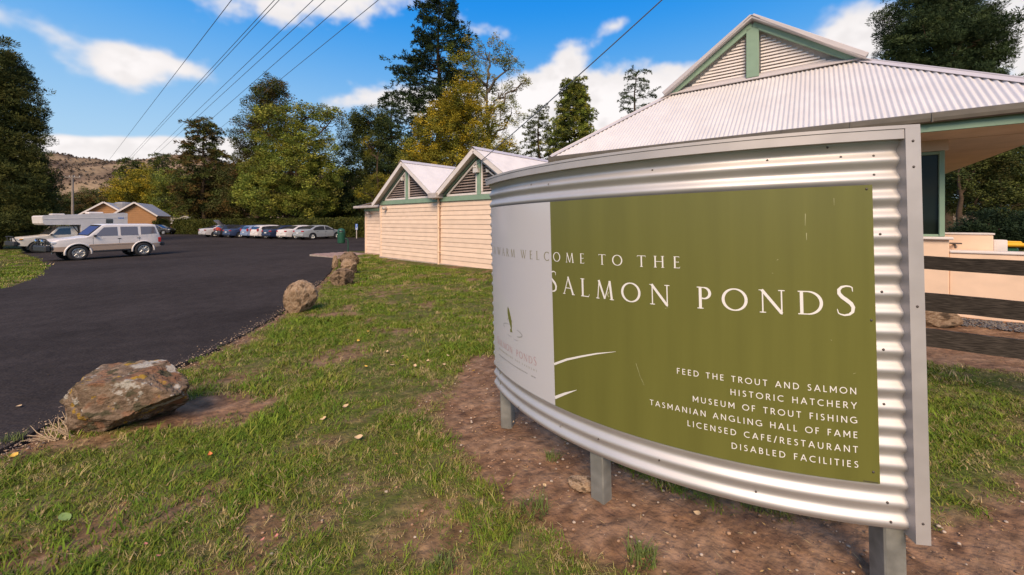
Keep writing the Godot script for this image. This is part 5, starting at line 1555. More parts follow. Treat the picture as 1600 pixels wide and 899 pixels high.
func build_rocks() -> void:
	rock("large angular brown boulder with white and orange lichen at the road edge", 196, 670, 1.03, 0.58, 0.66, 116, lichen_col, 0.0, 0.0, 0.14, 13, 0.11, -0.16, [[0.0, 1, 0.12, 0.62], [-0.85, 0.50, 0.25, 0.72], [-0.62, -0.05, 0.80, 0.66], [0.30, 0.18, 0.93, 0.62], [0.62, -0.78, 0.30, 0.50], [0.62, 0.78, 0.1, 0.72], [0.95, 0.0, -0.3, 0.84], [-0.1, -1, 0, 0.72], [-0.1, -0.55, 0.83, 0.64], [-0.3, 0.3, -0.9, 0.7], [0.5, 0.2, -0.85, 0.7], [-0.95, -0.15, -0.1, 0.78]])
	rock("rounded sandy boulder standing alone on the lawn edge", 470, 491, 0.54, 0.56, 0.5, 204, sand_col, 0.4, 0.0, 0.08, 8, 0.10)
	rock("mossy brown boulder with a cracked top, first of the clustered stones", 536, 447, 0.60, 0.46, 0.5, 307, brown_col, 0.9, 0.0, 0.1, 9, 0.14)
	rock("tan split boulder in the middle of the clustered stones", 543, 430, 0.66, 0.52, 0.55, 412, sand_col, 2.1, -0.2, 0.1, 7, 0.14)
	rock("brown boulder closest to the green litter bin", 546, 415, 0.80, 0.52, 0.6, 518, brown_col, 1.1, 0.0, 0.1, 9, 0.14)
	rock("small upright stone on the kerb beside the clustered boulders", 523, 419, 0.22, 0.46, 0.2, 611, sand_col, 0.2, 0.0, 0.1, 7, 0.14)
	rock("low dark boulder lying behind the bottom fence rail", 1450, 512, 0.98, 0.36, 0.5, 733, brown_col, 0.1, 0.0, 0.14, 9, 0.14)
	rock("flat yellowish stone beside the middle sign post", 912, 768, 0.19, 0.06, 0.12, 801, sand_col, -0.3, 0.0, 0.25, 7, 0.14)
# ------------------------------------------------------------------ vehicles
# A body is lofted from a top profile (x forward, y up), wheel arches cut from its lower edge and a width that narrows to the ends and the roof.
class Car:
	var L := 4.8; var W := 1.85; var sill := 0.32; var rw := 0.33; var xf := 1.4; var xr := -1.4
	var belt := 0.95; var H := 1.45; var tum := 0.22; var arch := 0.08; var blunt := 6.0; var plan := 0.16
	var top := []
	func ty(x: float) -> float:
		if x <= top[0].x: return top[0].y
		for i in top.size() - 1:
			if x <= top[i + 1].x: return lerpf(top[i].y, top[i + 1].y, (x - top[i].x) / maxf(1e-5, top[i + 1].x - top[i].x))
		return top[-1].y
	func by(x: float) -> float:
		var b := sill
		var e := (absf(x) - (L * 0.5 - 0.55)) / 0.55
		if e > 0: b = sill + 0.06 * e
		for a in [xf, xr]:
			var ra := rw + arch
			var q: float = ra * ra - (x - a) * (x - a)
			if q > 0: b = maxf(b, rw + sqrt(q) * 1.0)
		return b
	func hw(x: float, y: float) -> float:
		var w := W * 0.5 * (1.0 - plan * pow(clampf(absf(x) / (L * 0.5), 0, 1), blunt))
		if y > belt: w *= 1.0 - tum * clampf((y - belt) / (H - belt), 0, 1.2)
		else: w *= 1.0 - 0.055 * pow(clampf((belt * 0.78 - y) / belt, 0, 1), 1.5) - 0.02 * clampf((y - belt * 0.78) / (belt * 0.22), 0, 1)
		return w
func car_body(root: Node, c: Car, paint: Material, glass_ranges: Array, lower: Material = null, lower_y := 0.0) -> void:
	var xs := []
	var n := int(c.L / 0.05)
	for i in n + 1: xs.append(-c.L * 0.5 + c.L * i / n)
	for t in c.top: xs.append(clampf(t.x, -c.L * 0.5, c.L * 0.5))
	xs.sort()
	var R := 12
	var cols := []
	for x in xs:
		var b := c.by(x); var t := maxf(c.ty(x), b + 0.02)
		var ring := []
		for j in R:
			var y := lerpf(b, t - 0.055, float(j) / (R - 1)) if t - b > 0.08 else lerpf(b, t, float(j) / (R - 1))
			ring.append(Vector2(c.hw(x, y), y))
		var w := c.hw(x, t)
		ring.append(Vector2(w - 0.018, t - 0.022)); ring.append(Vector2(w - 0.07, t - 0.002)); ring.append(Vector2(w * 0.5, t + 0.014)); ring.append(Vector2(0, t + 0.02))
		cols.append(ring)
	var m := MB.new(); var gl := MB.new()
	for sg in [1.0, -1.0]:
		for part in 2:
			var mm: MB = m if part == 0 else gl
			var base := mm.v.size()
			var K: int = cols[0].size()
			for i in xs.size():
				for j in K: mm.p(Vector3(xs[i], cols[i][j].y, cols[i][j].x * sg))
			for i in xs.size() - 1:
				if xs[i + 1] - xs[i] < 1e-5: continue
				var mid: float = (xs[i] + xs[i + 1]) * 0.5
				var is_glass := false
				for gr in glass_ranges:
					if mid > gr[0] and mid < gr[1]: is_glass = true
				for j in K - 1:
					var over := j >= R
					if (part == 1) != (over and is_glass): continue
					var a := base + i * K + j
					if sg > 0:
						mm.tri(a, a + K, a + K + 1); mm.tri(a, a + K + 1, a + 1)
					else:
						mm.tri(a, a + K + 1, a + K); mm.tri(a, a + 1, a + K + 1)
	for e in 2:
		var i := 0 if e == 0 else xs.size() - 1
		var ring: Array = cols[i]
		for j in ring.size() - 1:
			var p := [Vector3(xs[i], ring[j].y, ring[j].x), Vector3(xs[i], ring[j + 1].y, ring[j + 1].x), Vector3(xs[i], ring[j + 1].y, -ring[j + 1].x), Vector3(xs[i], ring[j].y, -ring[j].x)]
			if e == 0: m.quad(p[3], p[0], p[1], p[2])
			else: m.quad(p[0], p[3], p[2], p[1])
	put("body", m.mesh(true), paint, root)
	if gl.t.size(): put("windscreen", gl.mesh(true), M.car_glass, root)
	var ub := MB.new()
	ub.box(Vector3(0, c.sill + 0.16, 0), Vector3(c.L * 0.92, 0.36, c.W * 0.62))
	ub.box(Vector3((c.xf + c.xr) * 0.5, c.sill + 0.12, 0), Vector3((c.xf - c.xr) - 2 * c.rw - 0.25, 0.26, c.W * 0.88))
	put("underbody", ub.mesh(), M.black, root)
	if lower:
		var lm := MB.new()
		for sg in [1.0, -1.0]:
			for i in xs.size() - 1:
				var x0: float = xs[i]; var x1: float = xs[i + 1]
				if x1 - x0 < 1e-5: continue
				var b0 := c.by(x0); var b1 := c.by(x1)
				if b0 > lower_y - 0.01 or b1 > lower_y - 0.01: continue
				var q := [Vector3(x0, b0, sg * (c.hw(x0, b0) + 0.006)), Vector3(x1, b1, sg * (c.hw(x1, b1) + 0.006)), Vector3(x1, lower_y, sg * (c.hw(x1, lower_y) + 0.006)), Vector3(x0, lower_y, sg * (c.hw(x0, lower_y) + 0.006))]
				if sg > 0: lm.quad(q[0], q[1], q[2], q[3])
				else: lm.quad(q[1], q[0], q[3], q[2])
		put("lower_panel", lm.mesh(), lower, root)
func side_window(root: Node, c: Car, pts: Array, mt: Material) -> void:
	for sg in [1.0, -1.0]:
		var m := MB.new()
		var o := []
		for i in pts.size():
			for k in 5: o.append(pts[i].lerp(pts[(i + 1) % pts.size()], k / 5.0))
		var cen := Vector2.ZERO
		for p in o: cen += p
		cen /= o.size()
		for ring in 5:
			for p in o:
				var q: Vector2 = p.lerp(cen, ring / 4.0)
				m.p(Vector3(q.x, q.y, sg * (c.hw(q.x, q.y) + 0.010)))
		var n := o.size()
		for ring in 4:
			for i in n:
				var a := ring * n + i; var b := ring * n + (i + 1) % n
				if sg > 0:
					m.tri(a, b, b + n); m.tri(a, b + n, a + n)
				else:
					m.tri(a, b + n, b); m.tri(a, a + n, b + n)
		put("side_window", m.mesh(true), mt, root)
func wheel(root: Node, x: float, r: float, z: float, w: float, spokes := 6) -> void:
	var o := Node3D.new()
	o.name = "wheel"; root.add_child(o, true)
	o.position = Vector3(x, r, z)
	var bs := Basis(Vector3.RIGHT, PI / 2 * signf(z))
	var t := MB.new()
	t.lathe([Vector2(r * 0.60, -w * 0.5), Vector2(r * 0.88, -w * 0.52), Vector2(r * 0.985, -w * 0.36), Vector2(r, -w * 0.2), Vector2(r, w * 0.2), Vector2(r * 0.985, w * 0.36), Vector2(r * 0.88, w * 0.52), Vector2(r * 0.62, w * 0.46), Vector2(r * 0.60, w * 0.3)], 32, Vector3.ZERO, bs)
	put("tyre", t.mesh(true), M.tyre, o)
	var h := MB.new()
	h.lathe([Vector2(r * 0.63, w * 0.47), Vector2(r * 0.60, w * 0.48), Vector2(r * 0.56, w * 0.40), Vector2(r * 0.54, w * 0.12), Vector2(r * 0.01, w * 0.10)], 28, Vector3.ZERO, bs)
	for k in spokes:
		var a := TAU * k / spokes
		var d := Vector3(cos(a), 0, sin(a))
		h.cbox(bs * (d * r * 0.34 + Vector3(0, w * 0.30, 0)), Vector3(r * 0.44, w * 0.14, r * 0.16), 0.01, bs * Basis(Vector3.UP, -a))
	h.lathe([Vector2(r * 0.19, w * 0.2), Vector2(r * 0.18, w * 0.44), Vector2(r * 0.02, w * 0.46)], 16, Vector3.ZERO, bs)
	put("rim", h.mesh(), M.rim, o)
func lamps(root: Node, c: Car, yf: float, yr: float, tail_w := 0.26, tail_h := 0.14) -> void:
	for sg in [1.0, -1.0]:
		var a := MB.new()
		a.cbox(Vector3(c.L * 0.5 - 0.10, yf, sg * (c.hw(c.L * 0.5 - 0.15, yf) - 0.15)), Vector3(0.22, 0.13, 0.32), 0.03)
		put("headlight", a.mesh(), M.lamp_clear, root)
		var b := MB.new()
		b.cbox(Vector3(-c.L * 0.5 + 0.08, yr, sg * (c.hw(-c.L * 0.5 + 0.1, yr) - tail_w * 0.5 + 0.015)), Vector3(0.20, tail_h, tail_w), 0.03)
		put("tail_light", b.mesh(), M.red_lamp, root)
func trim_bits(root: Node, c: Car, handles: Array, mirror_x: float, bump_m: Material, plate := true) -> void:
	for sg in [1.0, -1.0]:
		for hx in handles:
			var h := MB.new()
			h.cbox(Vector3(hx, c.belt - 0.12, sg * (c.hw(hx, c.belt - 0.12) + 0.012)), Vector3(0.17, 0.03, 0.03), 0.008)
			put("door_handle", h.mesh(), M.black, root)
		var mi := MB.new()
		mi.cbox(Vector3(mirror_x, c.belt + 0.08, sg * (c.hw(mirror_x, c.belt) + 0.09)), Vector3(0.10, 0.13, 0.18), 0.03)
		put("mirror", mi.mesh(), M.black, root)
	for e in [1.0, -1.0]:
		var b := MB.new()
		b.cbox(Vector3(e * (c.L * 0.5 - 0.03), c.sill + 0.20, 0), Vector3(0.14, 0.22, c.hw(c.L * 0.5 - 0.1, 0.5) * 2 + 0.04), 0.05)
		put("bumper", b.mesh(), bump_m, root)
	if plate:
		var p := MB.new()
		p.cbox(Vector3(-c.L * 0.5 - 0.05, c.sill + 0.42, 0), Vector3(0.02, 0.11, 0.36), 0.004)
		put("number_plate", p.mesh(), M.sign_white, root)
func seams(root: Node, c: Car, xsn: Array, y0: float, y1: float) -> void:
	for x in xsn:
		for sg in [1.0, -1.0]:
			var m := MB.new()
			var n := 6
			for i in n:
				var a := lerpf(y0, y1, float(i) / n); var b := lerpf(y0, y1, float(i + 1) / n)
				var za: float = sg * (c.hw(x, a) + 0.003); var zb: float = sg * (c.hw(x, b) + 0.003)
				m.quad(Vector3(x - 0.006, a, za), Vector3(x + 0.006, a, za), Vector3(x + 0.006, b, zb), Vector3(x - 0.006, b, zb))
			put("door_seam", m.mesh(), M.black, root)
func make_sedan(root: Node, paint: Material) -> void:
	var c := Car.new()
	c.top = [Vector2(-2.4, 0.78), Vector2(-2.34, 1.0), Vector2(-1.78, 1.06), Vector2(-1.62, 1.08), Vector2(-1.0, 1.37), Vector2(-0.5, 1.44), Vector2(0.1, 1.44), Vector2(0.45, 1.39), Vector2(1.2, 0.99), Vector2(1.9, 0.88), Vector2(2.3, 0.72), Vector2(2.4, 0.55)]
	c.H = 1.44; c.belt = 0.93; c.sill = 0.27; c.rw = 0.325; c.xf = 1.42; c.xr = -1.38; c.tum = 0.26
	car_body(root, c, paint, [[-1.62, -0.98], [0.43, 1.2]])
	side_window(root, c, [Vector2(0.04, 0.96), Vector2(0.98, 0.96), Vector2(0.45, 1.29), Vector2(0.08, 1.35)], M.car_glass)
	side_window(root, c, [Vector2(-1.35, 1.02), Vector2(-1.22, 0.96), Vector2(-0.04, 0.96), Vector2(-0.01, 1.35), Vector2(-0.5, 1.35), Vector2(-0.98, 1.26)], M.car_glass)
	for sg in [1.0, -1.0]: wheel_pair(root, c, sg, 0.21)
	lamps(root, c, 0.70, 0.86); trim_bits(root, c, [0.1, -0.85], 0.9, paint)
	seams(root, c, [0.02, 1.02], 0.42, 0.92)
func wheel_pair(root: Node, c: Car, sg: float, w: float) -> void:
	wheel(root, c.xf, c.rw, sg * (c.W * 0.5 - w * 0.5 - 0.015), w); wheel(root, c.xr, c.rw, sg * (c.W * 0.5 - w * 0.5 - 0.015), w)
func make_hatch(root: Node, paint: Material, open_gate := false) -> void:
	var c := Car.new()
	c.L = 4.2; c.W = 1.74
	c.top = [Vector2(-2.1, 0.80), Vector2(-2.06, 1.0), Vector2(-1.72, 1.36), Vector2(-1.5, 1.44), Vector2(-0.4, 1.49), Vector2(0.2, 1.46), Vector2(0.45, 1.40), Vector2(1.15, 1.0), Vector2(1.7, 0.88), Vector2(2.02, 0.72), Vector2(2.1, 0.55)]
	c.H = 1.49; c.belt = 0.95; c.sill = 0.27; c.rw = 0.31; c.xf = 1.28; c.xr = -1.28; c.tum = 0.22
	car_body(root, c, paint, [[-2.04, -1.74], [0.43, 1.15]])
	side_window(root, c, [Vector2(0.0, 0.98), Vector2(0.92, 0.98), Vector2(0.42, 1.30), Vector2(0.04, 1.38)], M.car_glass)
	side_window(root, c, [Vector2(-1.70, 1.10), Vector2(-1.62, 0.98), Vector2(-0.08, 0.98), Vector2(-0.05, 1.39), Vector2(-0.8, 1.39), Vector2(-1.55, 1.32)], M.car_glass)
	for sg in [1.0, -1.0]: wheel_pair(root, c, sg, 0.20)
	lamps(root, c, 0.72, 0.94, 0.16, 0.3); trim_bits(root, c, [0.05, -0.8], 0.82, paint)
	seams(root, c, [0.0, 0.98], 0.42, 0.94)
	if open_gate:
		var gm := MB.new()
		bar(gm, Vector3(-1.60, 1.50, 0), Vector3(-2.15, 2.06, 0), 1.36, 0.07, Vector3(0.7, 0.7, 0), 0.02)
		put("raised_tailgate", gm.mesh(), paint, root)
		var lug := MB.new()
		lug.cbox(Vector3(-2.02, 1.0, 0.1), Vector3(0.3, 0.42, 0.6), 0.08)
		put("red_luggage", lug.mesh(), M.red_bag, root)
func place(root: Node3D, x: float, d: float, hx: float, hd: float, span := 1.4) -> void:
	var h := Vector2(hx, hd).normalized()
	var ya := g(x + h.x * span, d + h.y * span); var yb := g(x - h.x * span, d - h.y * span)
	root.position = W3(x, (ya + yb) * 0.5 + 0.014, d)
	root.rotation = Vector3(0, atan2(h.y, h.x), 0)
	root.rotate_object_local(Vector3(0, 0, 1), atan2(ya - yb, span * 2))
func build_vehicles() -> void:
	# the white four wheel drive wagon
	var s := thing("four_wheel_drive_wagon", "white four wheel drive wagon with bronze lower panels parked on asphalt", "car")
	place(s, -24.55, 24.0, -0.46, -0.89)
	var c := Car.new()
	c.L = 4.75; c.W = 1.92; c.sill = 0.52; c.rw = 0.42; c.xf = 1.38; c.xr = -1.47; c.belt = 1.28; c.H = 2.02; c.tum = 0.13; c.arch = 0.09; c.blunt = 10.0; c.plan = 0.10
	c.top = [Vector2(-2.375, 1.25), Vector2(-2.30, 1.42), Vector2(-2.12, 1.96), Vector2(-1.9, 2.0), Vector2(0.2, 2.02), Vector2(0.38, 1.97), Vector2(0.98, 1.36), Vector2(1.1, 1.32), Vector2(2.1, 1.22), Vector2(2.30, 1.12), Vector2(2.375, 0.9)]
	car_body(s, c, M.car_white, [[-2.29, -2.12], [0.38, 0.97]], M.car_stripe, 0.80)
	side_window(s, c, [Vector2(-0.28, 1.34), Vector2(0.72, 1.34), Vector2(0.30, 1.84), Vector2(-0.28, 1.86)], M.car_glass_tint)
	side_window(s, c, [Vector2(-1.22, 1.34), Vector2(-0.42, 1.34), Vector2(-0.42, 1.86), Vector2(-1.22, 1.86)], M.car_glass_tint)
	side_window(s, c, [Vector2(-2.16, 1.40), Vector2(-1.36, 1.36), Vector2(-1.36, 1.85), Vector2(-2.06, 1.84)], M.car_glass_tint)
	for sg in [1.0, -1.0]:
		wheel(s, c.xf, c.rw, sg * 0.86, 0.30, 8); wheel(s, c.xr, c.rw, sg * 0.86, 0.30, 8)
		for ax in [c.xf, c.xr]:
			var fl := MB.new()
			var ap := []
			for k in 13:
				var a := lerpf(-0.15, PI + 0.15, k / 12.0)
				ap.append(Vector3(ax + cos(a) * 0.535, c.rw + sin(a) * 0.535, sg * 0.955))
			fl.tube(ap, 0.045, 0.045, 6)
			put("wheel_flare", fl.mesh(true), M.car_white, s)
		var st := MB.new()
		st.tube([Vector3(-0.85, 0.46, sg * 0.93), Vector3(0.75, 0.46, sg * 0.93)], 0.045, 0.045, 8)
		put("side_step", st.mesh(true), M.black, s)
		var st2 := MB.new()
		st2.cbox(Vector3(-0.05, 0.84, sg * 0.965), Vector3(2.0, 0.07, 0.02), 0.006)
		put("body_stripe", st2.mesh(), M.car_stripe, s)
	lamps(s, c, 1.02, 1.0, 0.14, 0.32)
	trim_bits(s, c, [-0.35, -1.25], 0.72, M.black)
	seams(s, c, [-0.35, 0.78, -1.29], 0.6, 1.28)
	var bb := MB.new()
	bb.cbox(Vector3(2.52, 0.72, 0), Vector3(0.26, 0.34, 1.86), 0.06)
	for z in [-0.72, -0.35, 0.35, 0.72]: bb.tube([Vector3(2.58, 0.8, z), Vector3(2.56, 1.22, z)], 0.035, 0.035, 8)
	bb.tube([Vector3(2.40, 0.86, -0.92), Vector3(2.50, 1.1, -0.86), Vector3(2.56, 1.24, -0.72), Vector3(2.58, 1.26, 0), Vector3(2.56, 1.24, 0.72), Vector3(2.50, 1.1, 0.86), Vector3(2.40, 0.86, 0.92)], 0.035, 0.035, 8)
	put("bull_bar", bb.mesh(), M.black, s)
	var gr := MB.new()
	gr.cbox(Vector3(2.375, 1.02, 0), Vector3(0.04, 0.2, 0.9), 0.01)
	put("grille", gr.mesh(), M.black, s)
	for sg in [1.0, -1.0]:
		var dl := MB.new()
		dl.lathe([Vector2(0.01, 0.0), Vector2(0.09, 0.0), Vector2(0.11, 0.05), Vector2(0.10, 0.09), Vector2(0.01, 0.10)], 16, Vector3(2.58, 1.12, sg * 0.5), Basis(Vector3(0, 0, 1), -PI / 2))
		put("driving_lamp", dl.mesh(), M.chrome, s)
	var rb := MB.new()
	rb.cbox(Vector3(-2.46, 0.72, 0), Vector3(0.26, 0.2, 1.7), 0.03)
	rb.tube([Vector3(-2.5, 0.66, 0), Vector3(-2.85, 0.6, 0)], 0.04, 0.03, 8)
	rb.tube([Vector3(-2.42, 0.7, 0.8), Vector3(-2.46, 0.3, 0.82)], 0.03, 0.05, 6)
	put("tow_bar", rb.mesh(), M.black, s)
	var ss := MB.new()
	bar(ss, Vector3(0.46, 1.91, 0), Vector3(0.93, 1.43, 0), 1.4, 0.012, Vector3(0.7, 0.7, 0))
	put("sun_shade", ss.mesh(), M.shade_blue, s)
	# the ute carrying a slide-on camper
	var u := thing("camper_ute", "cream ute carrying a white slide-on camper that overhangs its cab", "camper")
	place(u, -34.3, 30.6, -0.44, -0.90)
	var k := Car.new()
	k.L = 5.1; k.W = 1.80; k.sill = 0.50; k.rw = 0.40; k.xf = 1.65; k.xr = -1.45; k.belt = 1.22; k.H = 1.92; k.tum = 0.14; k.arch = 0.09; k.blunt = 12.0; k.plan = 0.08
	k.top = [Vector2(-2.55, 1.08), Vector2(-0.42, 1.10), Vector2(-0.40, 1.88), Vector2(-0.2, 1.92), Vector2(0.45, 1.92), Vector2(0.62, 1.86), Vector2(1.10, 1.30), Vector2(1.25, 1.26), Vector2(2.30, 1.16), Vector2(2.5, 1.02), Vector2(2.55, 0.85)]
	car_body(u, k, M.car_cream, [[0.62, 1.1]])
	side_window(u, k, [Vector2(-0.02, 1.28), Vector2(0.92, 1.28), Vector2(0.56, 1.74), Vector2(-0.02, 1.76)], M.car_glass)
	for sg in [1.0, -1.0]:
		wheel(u, k.xf, k.rw, sg * 0.80, 0.26, 6); wheel(u, k.xr, k.rw, sg * 0.80, 0.26, 6)
		var ind := MB.new()
		ind.cbox(Vector3(2.42, 1.02, sg * 0.86), Vector3(0.16, 0.1, 0.1), 0.02)
		put("indicator", ind.mesh(), M.amber, u)
	lamps(u, k, 1.0, 0.8, 0.14, 0.2)
	trim_bits(u, k, [-0.05], 1.0, M.black)
	var ub := MB.new()
	ub.cbox(Vector3(2.68, 0.72, 0), Vector3(0.24, 0.32, 1.8), 0.05)
	ub.tube([Vector3(2.6, 0.8, -0.86), Vector3(2.76, 1.2, -0.76), Vector3(2.78, 1.24, 0), Vector3(2.76, 1.2, 0.76), Vector3(2.6, 0.8, 0.86)], 0.035, 0.035, 8)
	for z in [-0.4, 0.4]: ub.tube([Vector3(2.74, 0.8, z), Vector3(2.78, 1.22, z)], 0.03, 0.03, 8)
	put("bull_bar", ub.mesh(), M.black, u)
	var cp := MB.new()
	var cpo := PackedVector2Array([Vector2(-3.25, 1.15), Vector2(-0.55, 1.15), Vector2(-0.52, 2.0), Vector2(1.30, 2.02), Vector2(1.42, 2.14), Vector2(1.46, 2.62), Vector2(1.38, 2.70), Vector2(-3.20, 2.92), Vector2(-3.28, 2.86)])
	cp.poly(cpo, 2.10, Transform3D.IDENTITY)
	put("camper_shell", cp.mesh(), M.camper, u)
	for sg in [1.0, -1.0]:
		var cw := MB.new()
		cw.cbox(Vector3(-2.15, 2.26, sg * 1.052), Vector3(0.42, 0.34, 0.03), 0.02)
		put("camper_window", cw.mesh(), M.car_glass, u)
		var cs := MB.new()
		bar(cs, Vector3(-3.24, 2.56, sg * 1.056), Vector3(1.42, 2.44, sg * 1.056), 0.02, 0.035)
		put("camper_rail", cs.mesh(), M.camper, u)
		var em := MB.new()
		for q in 4: em.cbox(Vector3(-2.72 - q * 0.09, 2.52, sg * 1.058), Vector3(0.06, 0.13, 0.015), 0.01)
		put("camper_emblem", em.mesh(), M.sign_blue, u)
		var br := MB.new()
		br.tube([Vector3(-0.5, 1.2, sg * 0.98), Vector3(-0.05, 2.0, sg * 0.98)], 0.03, 0.03, 6)
		put("camper_strut", br.mesh(), M.black, u)
	var hv := MB.new()
	hv.cbox(Vector3(-1.6, 2.92, 0), Vector3(0.9, 0.16, 0.7), 0.05)
	put("roof_hatch", hv.mesh(), M.camper, u)
	var hv2 := MB.new()
	hv2.cbox(Vector3(0.45, 2.80, 0), Vector3(0.7, 0.10, 0.6), 0.04)
	put("roof_hatch", hv2.mesh(), M.camper, u)
	var rd := MB.new()
	rd.cbox(Vector3(-3.28, 2.2, -0.2), Vector3(0.03, 1.5, 0.65), 0.02)
	put("camper_door", rd.mesh(), M.car_glass_tint, u)
	# cars nosed into the hedge
	var hx := 0.50; var hd := 0.866
	var o0 := Vector2(-20.3, 42.0); var st3 := Vector2(-0.886, 0.463)
	var rows := [[0.0, 0, M.car_silver, "silver sedan at the litter bin end of the hedge row"], [2.75, 0, M.car_white, "white sedan parked between the silver and the navy sedans"], [5.4, 0, M.car_navy, "navy sedan with red tail lights between two white cars"], [8.1, 1, M.car_white, "white hatchback parked beside the navy sedan"], [10.0, 1, M.car_ice, "pale blue hatchback squeezed behind the white hatchback"], [13.0, 0, M.car_blue, "dark blue sedan between the pale blue and the open hatchbacks"], [15.6, 2, M.car_dark, "dark hatchback with its tailgate raised over red luggage"], [18.4, 0, M.car_white, "white sedan at the far end of the hedge row"]]
	for r in rows:
		var p: Vector2 = o0 + st3 * r[0]
		var car := thing("parked_car", r[3], "car", Vector3.ZERO, 0.0, "cars parked along the hedge")
		if r[1] == 0: make_sedan(car, r[2])
		else: make_hatch(car, r[2], r[1] == 2)
		place(car, p.x, p.y, hx + rng.randf_range(-0.03, 0.03), hd)
	var lone := thing("parked_car", "small dark car standing apart beside the tan cabins", "car", Vector3.ZERO, 0.0, "")
	make_hatch(lone, M.car_dark)
	place(lone, gx(247, 60), 60, 0.95, 0.1)
# ------------------------------------------------------------------ street furniture
func build_street_things() -> void:
	var p := gp(540, 396)
	var b := thing("litter_bin", "dark green round topped litter bin on a bent post", "bin", on(p.x, p.y), 0.3)
	var m := MB.new()
	m.lathe([Vector2(0.01, 0.52), Vector2(0.17, 0.52), Vector2(0.19, 0.55), Vector2(0.205, 1.08), Vector2(0.205, 1.12), Vector2(0.19, 1.22), Vector2(0.13, 1.30), Vector2(0.01, 1.33)], 28, Vector3(-0.22, 0.03, 0))
	put("bin_body", m.mesh(true), M.bin_green, b)
	var op := MB.new()
	op.cbox(Vector3(-0.22, 1.19, 0.17), Vector3(0.2, 0.10, 0.06), 0.02)
	put("opening", op.mesh(), M.black, b)
	var bd := MB.new()
	bd.lathe([Vector2(0.208, 0), Vector2(0.214, 0.01), Vector2(0.214, 0.03), Vector2(0.208, 0.04)], 28, Vector3(-0.22, 1.09, 0))
	put("band", bd.mesh(true), M.bin_green, b)
	var ps := MB.new()
	ps.tube([Vector3(0.12, -0.2, 0), Vector3(0.12, 0.66, 0), Vector3(0.10, 0.74, 0), Vector3(0.02, 0.80, 0), Vector3(-0.06, 0.80, 0)], 0.03, 0.03, 10)
	put("post", ps.mesh(true), M.bin_green, b)
	# blue parking sign before the hedge
	var q := Vector2(gx(557, 42.5), 42.5)
	var sgn := thing("parking_sign", "short grey post with a narrow blue and white sign before the hedge", "sign", on(q.x, q.y), 0.35)
	var po := MB.new()
	po.cbox(Vector3(0, 0.6, 0), Vector3(0.09, 1.5, 0.07), 0.01)
	put("post", po.mesh(), M.rainhead, sgn)
	var pl := MB.new()
	pl.cbox(Vector3(0, 1.25, 0.05), Vector3(0.24, 0.62, 0.02), 0.01)
	put("sign_plate", pl.mesh(), M.sign_blue, sgn)
	var pw := MB.new()
	pw.lathe([Vector2(0.01, 0.0), Vector2(0.045, 0), Vector2(0.045, 0.006), Vector2(0.01, 0.006)], 12, Vector3(-0.01, 1.47, 0.06), Basis(Vector3.RIGHT, PI / 2))
	pw.tube([Vector3(-0.01, 1.41, 0.066), Vector3(-0.01, 1.28, 0.066), Vector3(0.06, 1.27, 0.066), Vector3(0.09, 1.16, 0.066)], 0.016, 0.016, 6)
	var wa := []
	for k in 12:
		var a := deg_to_rad(lerpf(130, 350, k / 11.0))
		wa.append(Vector3(-0.01 + cos(a) * 0.08, 1.23 + sin(a) * 0.09, 0.066))
	pw.tube(wa, 0.012, 0.012, 6)
	pw.cbox(Vector3(0, 1.03, 0.062), Vector3(0.2, 0.10, 0.006), 0.002)
	put("wheelchair_symbol", pw.mesh(), M.sign_white, sgn)
	# timber power poles beyond the campers
	for e in [[113.0, 66.0, 274.0, 0.0, "tall timber power pole with a crossarm behind the camper"], [76.0, 56.0, 308.0, 0.05, "short leaning timber pole with a crossarm at the wood's edge"]]:
		var x := gx(e[0], e[1]); var y0 := g(x, e[1])
		var h: float = gy(e[2], e[1]) - y0
		var pole := thing("power_pole", e[4], "pole", W3(x, y0, e[1]), 0.2)
		var pm := MB.new()
		pm.tube([Vector3(e[3] * h * 0.8, -0.5, 0), Vector3(0, h, 0)], 0.2, 0.13, 10)
		put("pole_shaft", pm.mesh(true), M.wood_pole, pole)
		var ca := MB.new()
		ca.cbox(Vector3(0, h - 0.35, 0.12), Vector3(2.4, 0.14, 0.12), 0.01)
		put("crossarm", ca.mesh(), M.wood_pole, pole)
		for k in 4:
			var im := MB.new()
			im.lathe([Vector2(0.02, 0), Vector2(0.06, 0.04), Vector2(0.05, 0.12), Vector2(0.06, 0.16), Vector2(0.01, 0.2)], 10, Vector3(-1.05 + 0.7 * k, h - 0.28, 0.12))
			put("insulator", im.mesh(true), M.porcelain, pole)
func cable(label: String, a: Vector3, b: Vector3, sag: float, r: float, grp: String) -> void:
	var m := MB.new()
	var pts := []
	for k in 41:
		var t := k / 40.0
		pts.append(a.lerp(b, t) - Vector3(0, sag * 4.0 * t * (1.0 - t), 0) - a)
	m.tube(pts, r, r, 6)
	var o := put("power_cable", m.mesh(true), M.wire)
	o.position = a
	tag(o, label, "cable", grp)
func build_wires() -> void:
	# seven lines strung from the valley to a pole behind the camera: far px, near px at the top of the frame
	var far_d := 82.0
	for w in [[164, 361.5], [191, 428.5], [195, 436], [219, 489], [226, 508], [248, 542.5], [273, 591]]:
		var near_d := 17.0
		var a := W3(gx(w[0], far_d), gy(258, far_d), far_d)
		var b := W3(gx(w[1], near_d), gy(0, near_d), near_d)
		var e := b + (b - a) * 0.18
		cable("dark overhead power cable crossing the sky above the car park", a, e, 0.0, 0.015, "overhead power cables")
	var u := Vector3(0.735, 0, 0.678)
	var s0 := on(-5.9, 17.9) + u * 6.72 + Vector3(-0.678, 0, 0.735) * 0.3 + Vector3(0, 3.5, 0)
	var s1 := W3(gx(1031, 8.0), gy(0, 8.0), 8.0)
	cable("thick service cable running down to the cream block's right gable", s0, s1 + (s1 - s0) * 0.25, 0.06, 0.013, "")
